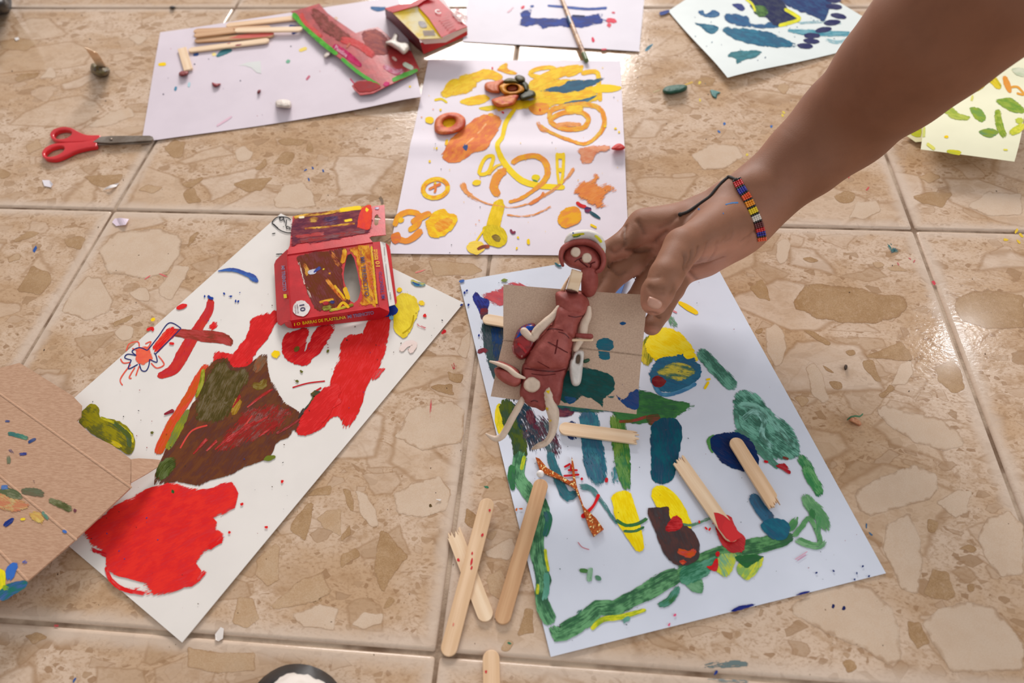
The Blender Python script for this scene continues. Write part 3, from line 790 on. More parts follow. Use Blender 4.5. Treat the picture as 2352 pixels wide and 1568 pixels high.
A.B(k2((580,1530),(640,1460),(710,1435),(730,1460),(800,1490),(780,1560),(700,1625),(620,1635),(590,1590)), YE, GO, .03, 20)
A.B(k2((640,1550),(700,1500),(770,1510),(740,1570),(670,1600)), GO, OR, .2, 20)
A.B(k2((1590,1330),(1640,1250),(1700,1230),(1750,1190),(1790,1210),(1770,1270),(1850,1260),(1910,1310),(1850,1330),(1810,1370),(1840,1420),(1760,1440),(1680,1390)), OR, (224, 128, 70), .3, -25)
A.B(k2((1490,1500),(1530,1440),(1620,1420),(1655,1470),(1640,1530),(1560,1570),(1500,1550)), OR, GO, .08, -30)
A.R(k2((1620,1390),(1650,1415),(1690,1425)), 8, RED, RED2); A.B(ell(1351, 482, 8, 8, 10, 0, .2), (150, 40, 60), (60, 50, 100)); A.R(k2((1710,1455),(1745,1480),(1785,1505)), [5, 8, 4], (40, 84, 96))
A.B(k5((975,0),(1040,-20),(1110,0),(1142,50),(1130,115),(1060,132),(990,90)), (228, 200, 20), (206, 180, 30), .0, 60)
A.B(ell(784+925/3, 523+135/3, 21, 16, 14, 0, .06), YE, (232, 196, 20), mat=WET)
A.R(k5((935,150),(980,130),(1022,130)), [8, 9, 9], (110, 50, 40), (190, 90, 40), .05); A.R(k5((930,90),(985,10)), 4, YE)
A.B(ell(1140, 548, 11, 8, 12, 20, .25), (150, 130, 30), (120, 90, 50), .15)
A.R(k5((1165,10),(1180,35),(1200,25)), 6, (140, 40, 60), (40, 50, 110)); A.R(k5((1287,75),(1290,115)), [7, 8], YE)
A.R(k2((1715,1545),(1760,1568)), 5, YE)
A.D(spots([(1095,420),(987,370),(989,275),(934,200),(1414,295),(1422,303),(1012,252),(1390,290),(1003,340),(1305,580),(1315,575),(1190,545),(1187,570),(1000,420)], YE, (3, 2.4)) +
    spots([(1131,156),(1155,258),(1240,252)], RED, (3, 2)) + spots([(1268,327),(1000,330),(1013,388),(1410,223),(1037,562),(1033,580),(924,415),(1103,475),(1390,437)], (70, 70, 80), (1.2, 1)) +
    rspots(60, (960, 150, 1420, 560), [YE, YE2, OR], .6, 1.6, 4))
A.B(ell(784+610/3, 825/3, 11, 8, 10, 0, .15), YE, LY)
A.B(ell(784+935/3, 1258/3, 10, 6, 10, 0, .2), YE, LY)

# --- green bordered painting, right of centre
w7 = waves(11, .0005)
B7 = Painting('bluish white sheet with a thick green painted border and yellow dabs', [(1055, 645), (1612, 548), (2035, 1316), (1265, 1508)], (216, 222, 236), lambda x, y: w7(x, y))
P = B7
P.B(k5((955,460),(1060,420),(1200,365),(1330,410),(1340,440),(1115,545),(1000,500)), (186, 58, 72), (206, 92, 96), .3, 20)
P.B(k5((905,480),(930,435),(960,470),(1020,500),(1010,560),(960,600),(940,560)), (24, 44, 140), (50, 40, 90), .06, 60)
P.B(k5((960,560),(1010,560),(1000,620),(960,625)), (60, 40, 60), (120, 40, 50), .1)
P.R(k5((1000,620),(1030,760),(1060,900),(1090,1060)), [34, 46, 44, 30], (34, 52, 64), (60, 84, 84), .22)
P.R(k5((1090,620),(1100,760),(1110,960)), [40, 44, 40], (30, 48, 60), (26, 60, 110), .12)
P.R(k5((935,860),(980,840),(1010,860)), 13, (96, 30, 50), (130, 50, 60), .3)
P.B(k5((1150,560),(1330,560),(1380,1000),(1300,1180),(1120,1180),(1090,1000)), (34, 56, 62), (60, 40, 60), .25, 80)
P.R(k5((1090,1210),(1085,1320),(1110,1440)), [14, 20, 12], (240, 214, 20), (206, 196, 30), .06)
P.R(k5((1125,1180),(1170,1330),(1220,1450),(1240,1600)), [34, 42, 36, 34], (34, 66, 38), (80, 96, 36), .04)
P.R(k5((1180,1200),(1250,1270),(1300,1400),(1350,1560)), [40, 52, 50, 40], (60, 40, 50), (30, 60, 76), .36)
P.R(k5((1330,1290),(1400,1400),(1450,1500),(1480,1600)), [50, 60, 50, 36], (24, 74, 80), (90, 40, 56), .38)
P.R(k5((1290,1250),(1320,1360)), 22, (100, 40, 50), (80, 30, 50), .15)
P.B(k5((1495,1220),(1600,1235),(1590,1290),(1500,1300)), (110, 40, 54), (60, 40, 70), .15)
P.R(k5((1600,1330),(1580,1400),(1610,1460)), [22, 30, 20], (22, 44, 96), (26, 60, 110), .1)
P.R(k5((1690,1240),(1710,1360),(1730,1500),(1750,1620),(1790,1760)), [44, 50, 52, 54, 40], (26, 84, 114), (60, 124, 140), .12)
P.R(k5((1890,1270),(1910,1400),(1925,1500),(1940,1620),(1955,1770)), [36, 40, 42, 38, 30], (110, 148, 46), (60, 120, 62), .14)
P.B(k5((1860,1260),(1980,1180),(2060,1120),(2160,1140),(2260,1180),(2430,1215),(2380,1265),(2230,1330),(2100,1350),(1960,1340)), (38, 94, 56), (70, 128, 70), .06, 5)
P.B(k5((1400,950),(1900,950),(2060,1100),(1990,1250),(1500,1250)), (40, 92, 60), (30, 80, 90), .2, 10)
P.R(k5((1910,1335),(2000,1330),(2110,1300)), 8, (150, 40, 40), (110, 90, 40), .2)
P.B(k5((2100,1300),(2180,1280),(2200,1330),(2130,1360)), (120, 50, 36), (60, 90, 50), .12)
P.B([(1495,985),(1515,962),(1550,960),(1567,990),(1560,1040),(1547,1095),(1522,1112),(1498,1100),(1495,1050)], (18, 66, 92), (24, 92, 106), .0, 85)
P.R([(1500,770),(1488,800),(1485,840)], [30, 36, 26], (206, 184, 30), (110, 120, 40), .1)
P.B([(1482,800),(1500,757),(1540,752),(1570,770),(1592,800),(1602,830),(1570,845),(1520,835)], (244, 222, 40), (240, 206, 20), .05, 30)
P.B([(1490,860),(1510,825),(1550,815),(1590,815),(1612,850),(1590,885),(1550,900),(1512,895)], (30, 88, 122), (50, 110, 140), .05, 20)
P.B([(1505,855),(1540,830),(1580,835),(1600,855),(1570,875),(1530,870)], (206, 190, 40), (60, 110, 100), .28, 10)
P.R([(1500,880),(1520,905),(1560,900),(1600,880)], 10, (40, 110, 160), (90, 150, 180), .15)
P.B(ell(1513, 876, 16, 13, 12, 0, .1), (130, 34, 34), (110, 30, 40)); P.B(ell(1582, 815, 12, 10, 10, 0, .1), (250, 226, 30), YE)
P.R([(1558,693),(1580,706),(1603,720)], [7, 13, 9], (246, 206, 20), YE)
P.R([(1533,720),(1545,740),(1556,752)], [14, 20, 12], (60, 124, 80), (120, 160, 130), .45); P.R([(1545,713),(1555,718)], 4, (220, 140, 150))
P.R([(1604,803),(1640,842),(1690,893)], [30, 33, 34], (32, 92, 74), (110, 170, 148), .12)
P.B([(1683,915),(1705,893),(1740,905),(1775,945),(1815,975),(1838,1020),(1838,1048),(1800,1058),(1755,1050),(1720,1010),(1690,985)], (30, 92, 72), (120, 180, 160), .12, 38)
P.R([(1696,930),(1740,935),(1790,985),(1825,1030)], 20, (30, 90, 70), (130, 186, 170), .3); P.R([(1705,965),(1730,945),(1755,965),(1750,1000),(1775,1030)], 16, (40, 104, 84), (150, 200, 190), .25); P.R([(1690,940),(1700,985),(1740,1010)], 14, (36, 100, 78), (110, 170, 150), .3)
P.R([(1690,985),(1740,1030),(1790,1075)], [20, 24, 14], (44, 104, 84), (96, 150, 130), .3)
P.R([(1835,1045),(1858,1080),(1885,1140)], [26, 27, 22], (90, 156, 96), (60, 126, 82), .2)
P.B([(1622,1012),(1640,998),(1645,1020),(1635,1040)], (60, 126, 60), (90, 150, 80), .1)
P.B([(1630,1012),(1650,996),(1690,992),(1724,1010),(1742,1048),(1737,1080),(1715,1084),(1680,1074),(1648,1052)], (14, 34, 84), (18, 48, 96), .0, 30)
P.R([(1628,876),(1618,893)], 6, YE); P.R([(1622,872),(1632,870)], 5, YE)
# border strokes
P.R(k8((1240,-30),(1225,60),(1225,150),(1290,250),(1360,330),(1385,430),(1350,520),(1345,620),(1370,760),(1395,860),(1375,960),(1400,1060),(1450,1160)), [34,32,30,36,42,42,36,36,34,36,30,36,38], (28, 88, 54), (110, 166, 120), .06)
P.R(k8((1262,0),(1240,100)), 9, (206, 206, 30), (150, 176, 50), .05)
P.R(k8((1180,60),(1170,140),(1185,240)), [16, 18, 12], GRN, (60, 120, 70), .08)
P.R(k8((1400,380),(1430,440),(1400,560)), [18, 20, 12], (30, 84, 96), (50, 110, 80), .12)
P.R(k8((1405,640),(1410,700),(1430,800)), [8, 8, 6], (224, 214, 30), (160, 180, 50), .15); P.R(k8((1355,880),(1350,960)), 8, (214, 206, 30), (120, 160, 50), .15)
P.R(k8((1410,800),(1415,920),(1390,1000)), 16, (70, 144, 120), (110, 170, 150), .2)
P.R(k8((1440,1180),(1490,1230),(1570,1190),(1680,1130),(1770,1050),(1880,1050),(2000,990),(2120,930),(2230,860),(2352,810)), [34, 40, 44, 42, 40, 38, 40, 44, 46, 40], (28, 90, 52), (112, 168, 118), .06)
P.R(k8((1720,1200),(1800,1130),(1930,1110),(2100,1060)), [10, 14, 14, 8], (224, 220, 20), (140, 170, 50), .08)
P.R(k8((1930,1150),(1990,1110)), 14, (70, 144, 130), (110, 170, 150), .25); P.R(k8((2180,1030),(2260,1000),(2330,900)), [16, 22, 18], (70, 140, 120), (60, 110, 60), .2)
P.R(k8((1620,1100),(1660,1060)), 12, (70, 120, 100), None, .5)
P.R(k9((-30,830),(80,760),(230,690),(400,650),(560,610),(700,580),(760,540)), [44, 46, 40, 44, 38, 30, 22], (28, 88, 50), (104, 160, 104), .06)
P.B(k9((30,880),(130,850),(142,940),(80,945),(30,905)), (60, 124, 76), (120, 170, 130), .15, 30)
P.B(k9((-20,780),(100,730),(240,690),(230,760),(140,850),(0,890)), (80, 150, 120), (50, 110, 80), .12, -30)
P.B(k9((220,770),(260,680),(370,680),(350,780),(310,835),(270,830)), (110, 170, 130), (206, 210, 50), .12, 60)
P.B(k9((370,780),(420,700),(550,690),(545,760),(460,855),(400,830)), (130, 176, 90), (214, 216, 60), .1, -60)
P.B(k9((370,690),(560,690),(480,750),(440,775),(390,740)), (34, 92, 52), (50, 110, 60), .05)
P.R(k9((760,560),(820,490),(870,430),(915,500),(950,590),(930,610),(860,600),(790,570)), [14, 14, 12, 13, 14, 12, 13, 13], (70, 136, 76), (120, 170, 120), .2)
P.R(k9((770,580),(860,620),(950,630),(985,580)), 11, (80, 144, 90), (130, 176, 130), .32)
P.R(k9((730,520),(770,460),(790,420)), 20, (60, 126, 72), (90, 150, 90), .15)
P.R(k9((840,60),(890,160),(960,270)), [26, 30, 26], (96, 164, 96), (60, 130, 80), .2)
P.R(k9((830,260),(880,340),(950,420),(1005,520)), [22, 34, 36, 20], (70, 136, 80), (120, 170, 120), .22)
P.R(k9((880,360),(900,440)), 18, (60, 120, 70), None, .35); P.R(k9((940,400),(935,560)), 14, (80, 144, 90), None, .3)
P.R(k8((1430,-30),(1470,90),(1510,200),(1565,280),(1625,250)), [20, 24, 24, 26, 18], (28, 84, 100), (60, 120, 130), .18)
P.R(k8((1630,210),(1720,230),(1790,310),(1850,400),(1900,470)), [18, 16, 14, 10, 6], (40, 100, 100), (90, 140, 140), .4)
P.R(k8((1700,-40),(1740,80),(1790,210)), [50, 48, 36], (28, 86, 116), (70, 130, 140), .26)
P.R(k8((1870,60),(1890,200)), 20, (90, 150, 160), (60, 120, 130), .45)
P.R(k8((1910,-20),(1940,120),(1975,240)), [34, 30, 20], (90, 142, 56), (60, 120, 80), .2)
P.R(k8((1920,245),(1960,400),(2010,520),(2065,660)), [46, 52, 42, 18], (248, 226, 16), (240, 208, 16), .0, taper=.2)
P.R(k8((1890,440),(1960,480),(2040,470),(2110,430)), 9, (34, 98, 60), (70, 130, 60), .15); P.R(k8((1940,520),(2020,520),(2090,490)), 7, (50, 110, 60), None, .2)
P.R(k8((2150,225),(2230,300),(2310,420),(2380,540)), [30, 52, 54, 40], (248, 226, 16), (240, 208, 16), .0, taper=.2)
P.R(k9((-20,470),(60,480),(140,450),(200,430)), 8, (60, 120, 80), (110, 150, 120), .35)
P.B(k8((2108,375),(2180,360),(2255,355),(2265,430),(2350,470),(2425,520),(2470,620),(2460,710),(2380,755),(2300,750),(2220,670),(2170,540)), (44, 28, 32), (80, 44, 40), .0, 70, mat=WET)
P.B(k8((2230,500),(2300,410),(2352,450),(2340,500),(2270,530)), (196, 30, 34), (150, 30, 34), .1); P.R(k8((2310,650),(2400,680),(2440,640)), [14, 18, 16], (190, 40, 40), (200, 90, 30), .2); P.R(k8((2330,730),(2380,735)), 14, (216, 90, 40), (180, 50, 40), .15)
for a in ([(1535,80),(1580,55)], [(1530,140),(1590,135),(1640,130)], [(1560,100),(1630,100)], [(1585,60),(1580,100)]): P.R(k8(*a), 5, RED2)
P.R(k8((1775,265),(1740,340),(1690,395),(1655,425)), [8, 6, 9, 12], RED2, RED); P.R(k8((1660,150),(1655,170)), 7, RED2); P.R(k8((1830,150),(1825,185)), [6, 9], RED2)
P.R(k8((1630,595),(1660,630),(1710,648)), 2, (200, 120, 130))
P.R(k8((1640,790),(1700,795)), 10, (70, 124, 60)); P.R(k8((1720,770),(1705,870)), 13, (150, 190, 160), (110, 160, 120), .1); P.R(k8((1750,830),(1790,855)), 11, (90, 140, 110))
P.B(k9((225,510),(250,430),(320,408),(372,500),(432,570),(424,650),(370,676),(290,640)), (206, 26, 32), (180, 20, 30), .0, 40, mat=WET)
P.B(k9((165,765),(200,755),(225,712),(245,720),(240,790),(205,793)), RED2, RED); P.B(ell(1568+242/3, 1046+678/3, 5, 6, 9, 0, .2), RED2)
P.R(k9((475,265),(540,370),(620,460)), [24, 28, 30], (16, 66, 100), (30, 96, 130), .0, mat=WET)
P.B(k9((540,470),(620,430),(720,455),(742,520),(700,575),(630,582),(560,525)), (24, 82, 112), (40, 110, 130), .04, 40)
P.B(k9((640,70),(700,45),(730,80),(750,110),(735,135),(680,100)), (170, 34, 44), None, .3, 30); P.R(k9((560,38),(590,45)), 6, RED2); P.R(k9((690,10),(730,25)), 6, (120, 60, 50))
P.R(k9((775,715),(860,660)), 2, (220, 160, 180)); P.R(k9((790,722),(850,682)), 2, (210, 140, 170))
P.B(k9((330,1075),(390,1035),(490,1020),(500,1028),(420,1058)), (28, 40, 120), edge=2); P.B(k9((780,962),(830,938),(880,935),(850,950)), (28, 40, 120), edge=2)
P.R(k5((1470,240),(1500,262),(1520,258)), 5, (50, 100, 110), None, .2); P.B(k5((1100,365),(1120,345),(1150,360),(1130,375)), (170, 160, 60), (120, 140, 80), .2)
P.R(k5((810,370),(850,362)), 7, (60, 100, 170), None, .15)
P.D(spots([(1067,672),(1072,667),(1076,700),(1060,700),(1100,770)], (30, 50, 130), (3, 2.5)) + spots([(1982,1300),(1968,1316),(1996,1323),(1915,1311),(1875,1315),(1963,1330)], (30, 50, 110), (3, 2)) +
    spots([(1537,1434),(1550,1412)], (226, 90, 130), (4, 2.5)) + spots([(1640,1200),(1630,1215),(1622,1213),(1606,1198)], RED, (4, 2.2)) + spots([(1455,692),(1186,1170),(1196,1168)], (210, 110, 50), (4, 2)) +
    rspots(90, (1080, 640, 2000, 1480), [(40, 60, 70), (60, 60, 66), (40, 90, 70), (150, 50, 60)], .5, 1.5, 9, [(1060, 650), (1500, 600), (1640, 640), (2010, 1300), (1275, 1490)]))

# --- red and brown painting, left
Tc, Rc, Bc = at(645, 490), at(1065, 695), at(418, 1475)
Lw = Tc + Bc - Rc
def topx(p):
    q = RM.inverted() @ (p-CAM); return (W/2 + q.x/-q.z*F, H/2 - q.y/-q.z*F)
w6 = waves(21, .0004)
P = C6 = Painting('white card with large red and brown brushed patches, name in one corner', [(645, 490), (1065, 695), (418, 1475), topx(Lw)], (232, 226, 220), lambda x, y: w6(x, y)+.0003, t=.0006)
P.R(k4((1450,485),(1440,570),(1360,700),(1270,850),(1200,970),(1085,1025)), [16, 20, 24, 30, 26, 14], RED2, (206, 60, 50), .04)
P.R(k4((1440,700),(1500,650)), 18, RED, None, .25)
P.R(k4((1160,715),(1350,740),(1480,752),(1560,770),(1600,810)), [16, 26, 28, 24, 16], (176, 50, 44), (130, 60, 44), .05)
P.R(k4((1060,850),(1130,770),(1210,690)), [20, 24, 26], (230, 70, 44), RED, .1)
P.B(ell(330, 523+880/3, 22, 20, 12, 0, .15), (232, 84, 60), (240, 110, 80), .25)
for a in ([(870,850),(890,800),(950,785),(960,820)], [(1000,800),(1040,785),(1010,840)], [(830,900),(850,930),(900,925)], [(1090,880),(1130,940),(1080,965),(1040,930)], [(900,940),(830,1040),(845,1085)], [(930,960),(890,1030),(910,1035)], [(960,950),(935,1020)], [(910,830),(960,850)]):
    P.R(k4(*a), 3.2, (232, 90, 70), None, .12)
for a in ([(1015,845),(1090,750),(1165,655),(1245,690),(1235,700)], [(1070,870),(1240,700)], [(1015,845),(960,825),(910,850),(940,880)], [(940,880),(880,870),(860,895),(905,910)], [(905,910),(885,970),(950,940)], [(960,935),(975,980),(1005,985),(1025,950),(1030,905)], [(1030,905),(1080,925),(1075,880),(1060,860)]):
    P.R(k4(*a), 2.4, (36, 44, 110))
P.B(k4((1470,930),(1490,840),(1600,860),(1700,740),(1740,620),(1890,570),(1990,600),(1900,680),(1830,780),(1750,890),(1725,1010),(1600,960),(1540,960)), RED, (206, 40, 40), .03, -50)
P.B(k4((1960,740),(2030,710),(2130,690),(2100,850),(2180,690),(2310,680),(2220,840),(2170,890),(2110,945),(2000,930),(1940,850)), RED, (200, 30, 36), .04, -40)
P.B([(845,735),(893,722),(894,763),(884,816),(866,850),(845,888),(815,965),(790,986),(775,955),(725,992),(680,990),(735,930),(768,850),(790,775),(832,765)], RED, (212, 40, 36), .03, -62)
P.B(k5((220,990),(300,960),(280,1010),(210,1060)), RED, None, .3, -50)
P.R(k4((2015,1100),(2120,1070),(2240,1055)), 3, RED2); P.R(k4((2150,1140),(2215,1100)), 4, RED2)
P.R(k4((1080,1560),(1180,1360),(1290,1180),(1380,1020),(1430,940)), [22, 24, 22, 22, 16], (222, 60, 30), (200, 90, 30), .1)
P.B(k4((1500,900),(1570,890),(1600,960),(1700,950),(1800,870),(1840,870),(1850,1000),(1900,1090),(1960,1200),(2060,1265),(2090,1310),(2060,1400),(1900,1490),(1860,1580),(1690,1650),(1570,1710),(1440,1735),(1380,1780),(1220,1750),(1060,1770),(1070,1700),(1120,1568),(1200,1400),(1300,1250),(1370,1080),(1420,960)), BRO, (112, 66, 40), .0, -52)
P.B(k4((1480,930),(1560,900),(1600,970),(1700,960),(1720,1060),(1640,1180),(1560,1320),(1400,1350),(1330,1280),(1390,1080)), (96, 78, 34), (76, 66, 30), .22, -65)
P.B(k4((1690,1240),(1900,1200),(2030,1280),(1900,1420),(1700,1500),(1500,1560),(1520,1440),(1600,1340)), (128, 48, 36), (150, 40, 36), .42, -50)
P.R(k4((1400,970),(1390,1060),(1350,1170)), [8, 12, 6], (160, 160, 30), (120, 120, 30), .1); P.R(k4((1300,1250),(1230,1380),(1150,1530)), [8, 22, 14], (110, 120, 30), (150, 150, 40), .15)
P.R(k7((1090,170),(1140,80),(1210,20)), [26, 40, 26], (84, 100, 30), (60, 70, 30), .15)
P.R(k4((1600,1290),(1640,1200),(1620,1170)), [16, 20, 12], (170, 130, 20), (140, 100, 30), .15); P.R(k4((1730,1080),(1800,1090),(1830,1040)), [16, 22, 18], (130, 110, 30), (110, 80, 30), .2)
P.R(k4((1240,1520),(1320,1400),(1430,1360)), 4, (214, 70, 60), None, .1); P.R(k4((1660,1400),(1740,1290)), 4, (200, 60, 50), None, .15)
for q in ([(1560,1480),(1700,1380),(1850,1300)], [(1480,1530),(1600,1430),(1760,1330)], [(1620,1420),(1720,1350)], [(1420,1540),(1500,1460)], [(1780,1440),(1920,1340)], [(1700,1240),(1800,1160),(1880,1110)], [(1330,1560),(1430,1450)], [(1600,1240),(1660,1150)]):
    P.R(k4(*q), [4, 9, 5][:len(q)], (186, 40, 36), (150, 40, 36), .3)
P.R(k4((1750,1000),(1800,920),(1830,880)), [20, 26, 18], (110, 76, 40), (150, 90, 60), .2)
P.R(k4((2140,1150),(2190,1150),(2160,1220),(2070,1310)), [14, 22, 22, 16], (40, 54, 42), (110, 96, 40), .08); P.R(k4((2060,1320),(2100,1240)), 12, (60, 44, 36), None, .2)
P.R(k4((1900,1420),(2050,1330),(2240,1180)), 7, (150, 30, 34), (110, 50, 36), .25); P.R(k4((2060,1400),(2200,1280),(2352,1180)), 16, RED, None, .1)
P.B(k4((2080,1290),(2250,1080),(2352,1100),(2300,1230),(2180,1400),(2050,1420)), RED, (206, 40, 40), .05, -40)
P.B(k4((595,1230),(635,1208),(678,1235),(690,1300),(800,1330),(880,1370),(930,1470),(895,1560),(800,1510),(640,1420),(540,1320)), (90, 92, 28), (150, 140, 26), .0, 35)
P.R(k4((690,1305),(800,1350),(900,1420),(915,1480)), 7, (226, 206, 20), (150, 150, 30), .2); P.R(k4((780,1340),(880,1430),(890,1520)), 14, (60, 84, 34), (90, 100, 34), .2); P.R(k4((760,1470),(840,1510)), 14, (200, 180, 20), None, .25)
RP = [(560,540),(750,370),(900,290),(1000,230),(1150,190),(1210,185),(1280,210),(1420,230),(1560,180),(1600,175),(1640,260),(1620,360),(1570,400),(1470,425),(1500,460),(1490,500),(1540,540),(1530,600),(1440,640),(1350,740),(1390,790),(1380,860),(1320,900),(1170,950),(1060,965),(930,945),(840,905),(980,910),(990,885),(870,840),(780,820),(730,800),(730,700),(690,650),(620,620),(600,580)]
P.B(k7(*RP), (216, 30, 34), (232, 52, 44), .0, -25)
P.R(k7((730,760),(760,850),(850,920),(1000,950)), [10, 12, 12, 10], RED, None, .2)
P.R(k7((1430,640),(1490,600),(1540,560)), 14, RED, None, .35); P.R(k7((620,640),(740,690)), 12, RED2, None, .4); P.R(k7((1350,870),(1420,790)), 12, RED, None, .35)
P.R(k7((1185,235),(1195,260)), 8, (50, 90, 40)); P.B(ell(620, 1046+15/3, 14, 6, 10, -20, .2), (110, 120, 40))
P.B(k5((365,560),(385,470),(440,445),(510,480),(538,560),(505,650),(450,750),(400,745),(360,690)), (240, 214, 0), (226, 196, 10), .0, 60, mat=WET)
P.B(k5((380,430),(400,408),(420,425),(400,445)), YE); P.R(k5((530,510),(575,525)), 14, YE, None, .05); P.R(k5((420,730),(480,680),(500,600)), 4, (190, 160, 10), None, .05)
P.B(k5((250,600),(330,540),(370,535),(390,580),(330,610)), (24, 50, 140), (30, 70, 170), .0)
P.R(k5((340,600),(350,640)), 12, (130, 190, 210), None, .1)
P.R(k5((480,360),(520,385),(580,390)), [8, 12, 8], (220, 200, 20), (60, 130, 160), .1); P.R(k5((490,375),(540,395)), 4, (40, 80, 140), None, .1)
P.R(k4((1500,298),(1600,288),(1690,315),(1745,345),(1780,375)), [3, 10, 11, 16, 7], BLUE, (70, 110, 180), .2)
P.R(k4((1430,465),(1450,485),(1475,485)), 7, BLUE, None, .1)
P.R(k4((1215,555),(1260,540),(1290,530)), [8, 12, 4], RED, None, .05); P.R(k4((1010,705),(1050,690),(1050,712)), 7, RED); P.R(k4((1165,795),(1200,798)), 6, RED)
P.R(k4((1870,880),(1930,860)), 20, YE, None, .05); P.R(k4((2030,850),(2060,820)), 11, (110, 90, 30)); P.R(k4((1130,1285),(1200,1255)), [4, 10], (140, 20, 40)); P.R(k4((1040,640),(1068,622)), 8, YE)
P.B(ell(784+575/3, 523+605/3, 5, 4, 9, 0, .3), RED); P.R(k5((515,660),(585,695)), 5, (206, 90, 100), None, .5); P.R(k5((690,730),(720,705)), [4, 10], RED2)
P.R(k5((405,850),(450,800),(505,800),(470,860)), 14, (236, 214, 204), (240, 220, 214), .05)
P.D(rspots(110, (180, 500, 1050, 1460), [(50, 50, 56), (150, 40, 44), (90, 70, 50), BLUE], .5, 1.6, 14, [(640, 500), (1050, 700), (420, 1460), (200, 1280), (180, 920)]) +
    spots([(530,680),(541,691),(547,692),(515,674),(470,680)], BLUE, (3, 2)) + spots([(692,853),(753,806),(682,875),(349,993)], (100, 100, 40), (4, 3)) + spots([(555,1157),(612,1210),(648,1105),(527,1222)], RED, (4, 3)))
# name written with a marker
kd = lambda *p: K(600, 450, 4.9, p)
for a in ([(350,410),(290,412),(215,385),(150,330),(122,300),(150,260),(195,235),(290,240),(335,270)], [(135,310),(175,350),(190,355)], [(206,240),(212,278)], [(200,246),(240,236),(252,258),(214,278)], [(258,262),(264,300)], [(284,262),(276,340)], [(308,345),(288,340),(286,366),(306,362)], [(312,340),(318,378)], [(326,350),(332,372)], [(120,425),(160,418)], [(165,655),(240,650)], [(195,662),(200,655)]):
    P.R(kd(*a), 2.3, (26, 26, 30), taper=.3, name='marker_line')

# --- lavender sheet, top left
w1 = waves(31, .0007)
q1 = at(968, 222)
h1 = lambda x, y: w1(x, y) + .006*math.exp(-((x-q1.x)**2+(y-q1.y)**2)/.05**2)
P = D1 = Painting('lavender white sheet with sticks and clay crumbs, top left', [(368, 74), (915, -8), (968, 222), (325, 326)], (218, 206, 216), h1)
P.R(k1((1090,445),(1145,440)), [7, 9], YE); P.R(k1((2060,350),(2115,330)), 8, (240, 214, 110)); P.R(k1((1490,390),(1540,360),(1600,345)), [5, 14, 5], (60, 120, 130), None, .1)
P.R(k1((1330,380),(1370,372)), 7, (60, 90, 150), None, .1); P.R(k1((1460,375),(1490,372)), 8, (246, 226, 150)); P.R(k1((1970,430),(2000,415)), 8, (120, 180, 150), None, .1)
P.R(k1((1205,625),(1215,595)), 6, (80, 140, 170)); P.R(k1((1300,600),(1305,565)), 6, (180, 210, 220)); P.R(k1((2110,550),(2135,520)), 5, (200, 110, 130)); P.R(k1((1490,870),(1600,800)), 6, (226, 190, 206), None, .3)
P.R(k1((1990,180),(2070,195),(2010,230)), 8, (40, 60, 130), None, .1); P.R(k2((200,50),(250,62),(310,55)), [5, 12, 6], (50, 100, 150), None, .15)
P.R(k2((60,540),(100,590)), 3, (226, 80, 120)); P.R(k2((465,600),(480,592)), 6, YE)
P.D(spots([(375,216),(552,185),(668,106),(447,147)], (60, 60, 90), (1.6, 1.4)) + rspots(20, (380, 100, 940, 290), [(70, 60, 90), (210, 150, 160)], .5, 1.3, 3))

# --- sheet with the blue frame, top
P = E3 = Painting('white sheet with a dark blue brushed rectangle, at the top edge', [(1088, -130), (1492, -130), (1468, 118), (1063, 95)], (222, 216, 226), waves(41, .0006))
P.B(k2((1215,165),(1240,125),(1235,85),(1310,60),(1312,120),(1440,122),(1560,125),(1590,100),(1680,108),(1800,85),(1790,120),(1840,145),(1690,188),(1480,186),(1330,208),(1370,180),(1250,182)), (24, 44, 120), (40, 72, 160), .06, 0)
P.R(k2((1420,38),(1560,50),(1700,62),(1832,54)), [5, 7, 7, 7], (40, 64, 146), (80, 110, 180), .15); P.R(k2((1590,108),(1680,112)), 5, (20, 30, 80), None, .1)
P.R(k2((1300,45),(1330,40)), 6, (60, 90, 160), None, .2); P.R(k2((1240,60),(1262,40)), [9, 4], (224, 70, 90), None, .05); P.R(k2((1820,140),(1860,140),(1900,150)), 12, (226, 70, 90), None, .2); P.R(k2((1840,155),(1850,190)), [12, 12], (226, 80, 96), None, .1); P.R(k2((1730,255),(1738,290)), [4, 9], (224, 60, 90)); P.R(k2((1790,340),(1830,338)), 4, (226, 90, 110), None, .2)
P.R(k2((1860,85),(1890,88)), 5, (224, 90, 110), None, .3); P.R(k2((1140,90),(1190,50)), 5, (240, 200, 210), None, .4)

# --- teal and navy painting, top right
wd4 = waves(51, .0005)
ql = at(1671, 177)
P = F4 = Painting('pale sheet with teal and navy blue smears, behind the forearm', [(1535, 25), (1740, -110), (2060, 85), (1671, 178)], (226, 234, 232), lambda x, y: wd4(x, y)+.006*math.exp(-((x-ql.x)**2+(y-ql.y)**2)/.07**2))
NV = (36, 40, 92); PU = (70, 72, 104)
P.R(k3((720,210),(880,225),(1020,230),(1160,235)), [8, 18, 16, 14], (110, 170, 184), (70, 140, 160), .3); P.R(k3((980,270),(1060,290),(1160,270)), 12, (150, 196, 206), None, .5)
P.R(k3((800,160),(960,150),(1100,160)), 8, (150, 190, 200), None, .5)
P.B(k3((265,190),(400,190),(520,205),(640,235),(790,315),(700,328),(560,320),(400,290),(300,240)), (42, 92, 124), (60, 124, 150), .05, 20)
P.B(k3((70,155),(180,165),(250,190),(210,235),(160,220),(120,185)), (60, 124, 148), (40, 90, 120), .12, 20)
P.B(k3((280,110),(350,92),(450,115),(480,160),(600,150),(640,120),(720,150),(650,190),(500,195),(330,165)), (44, 84, 130), (60, 110, 150), .1, 10)
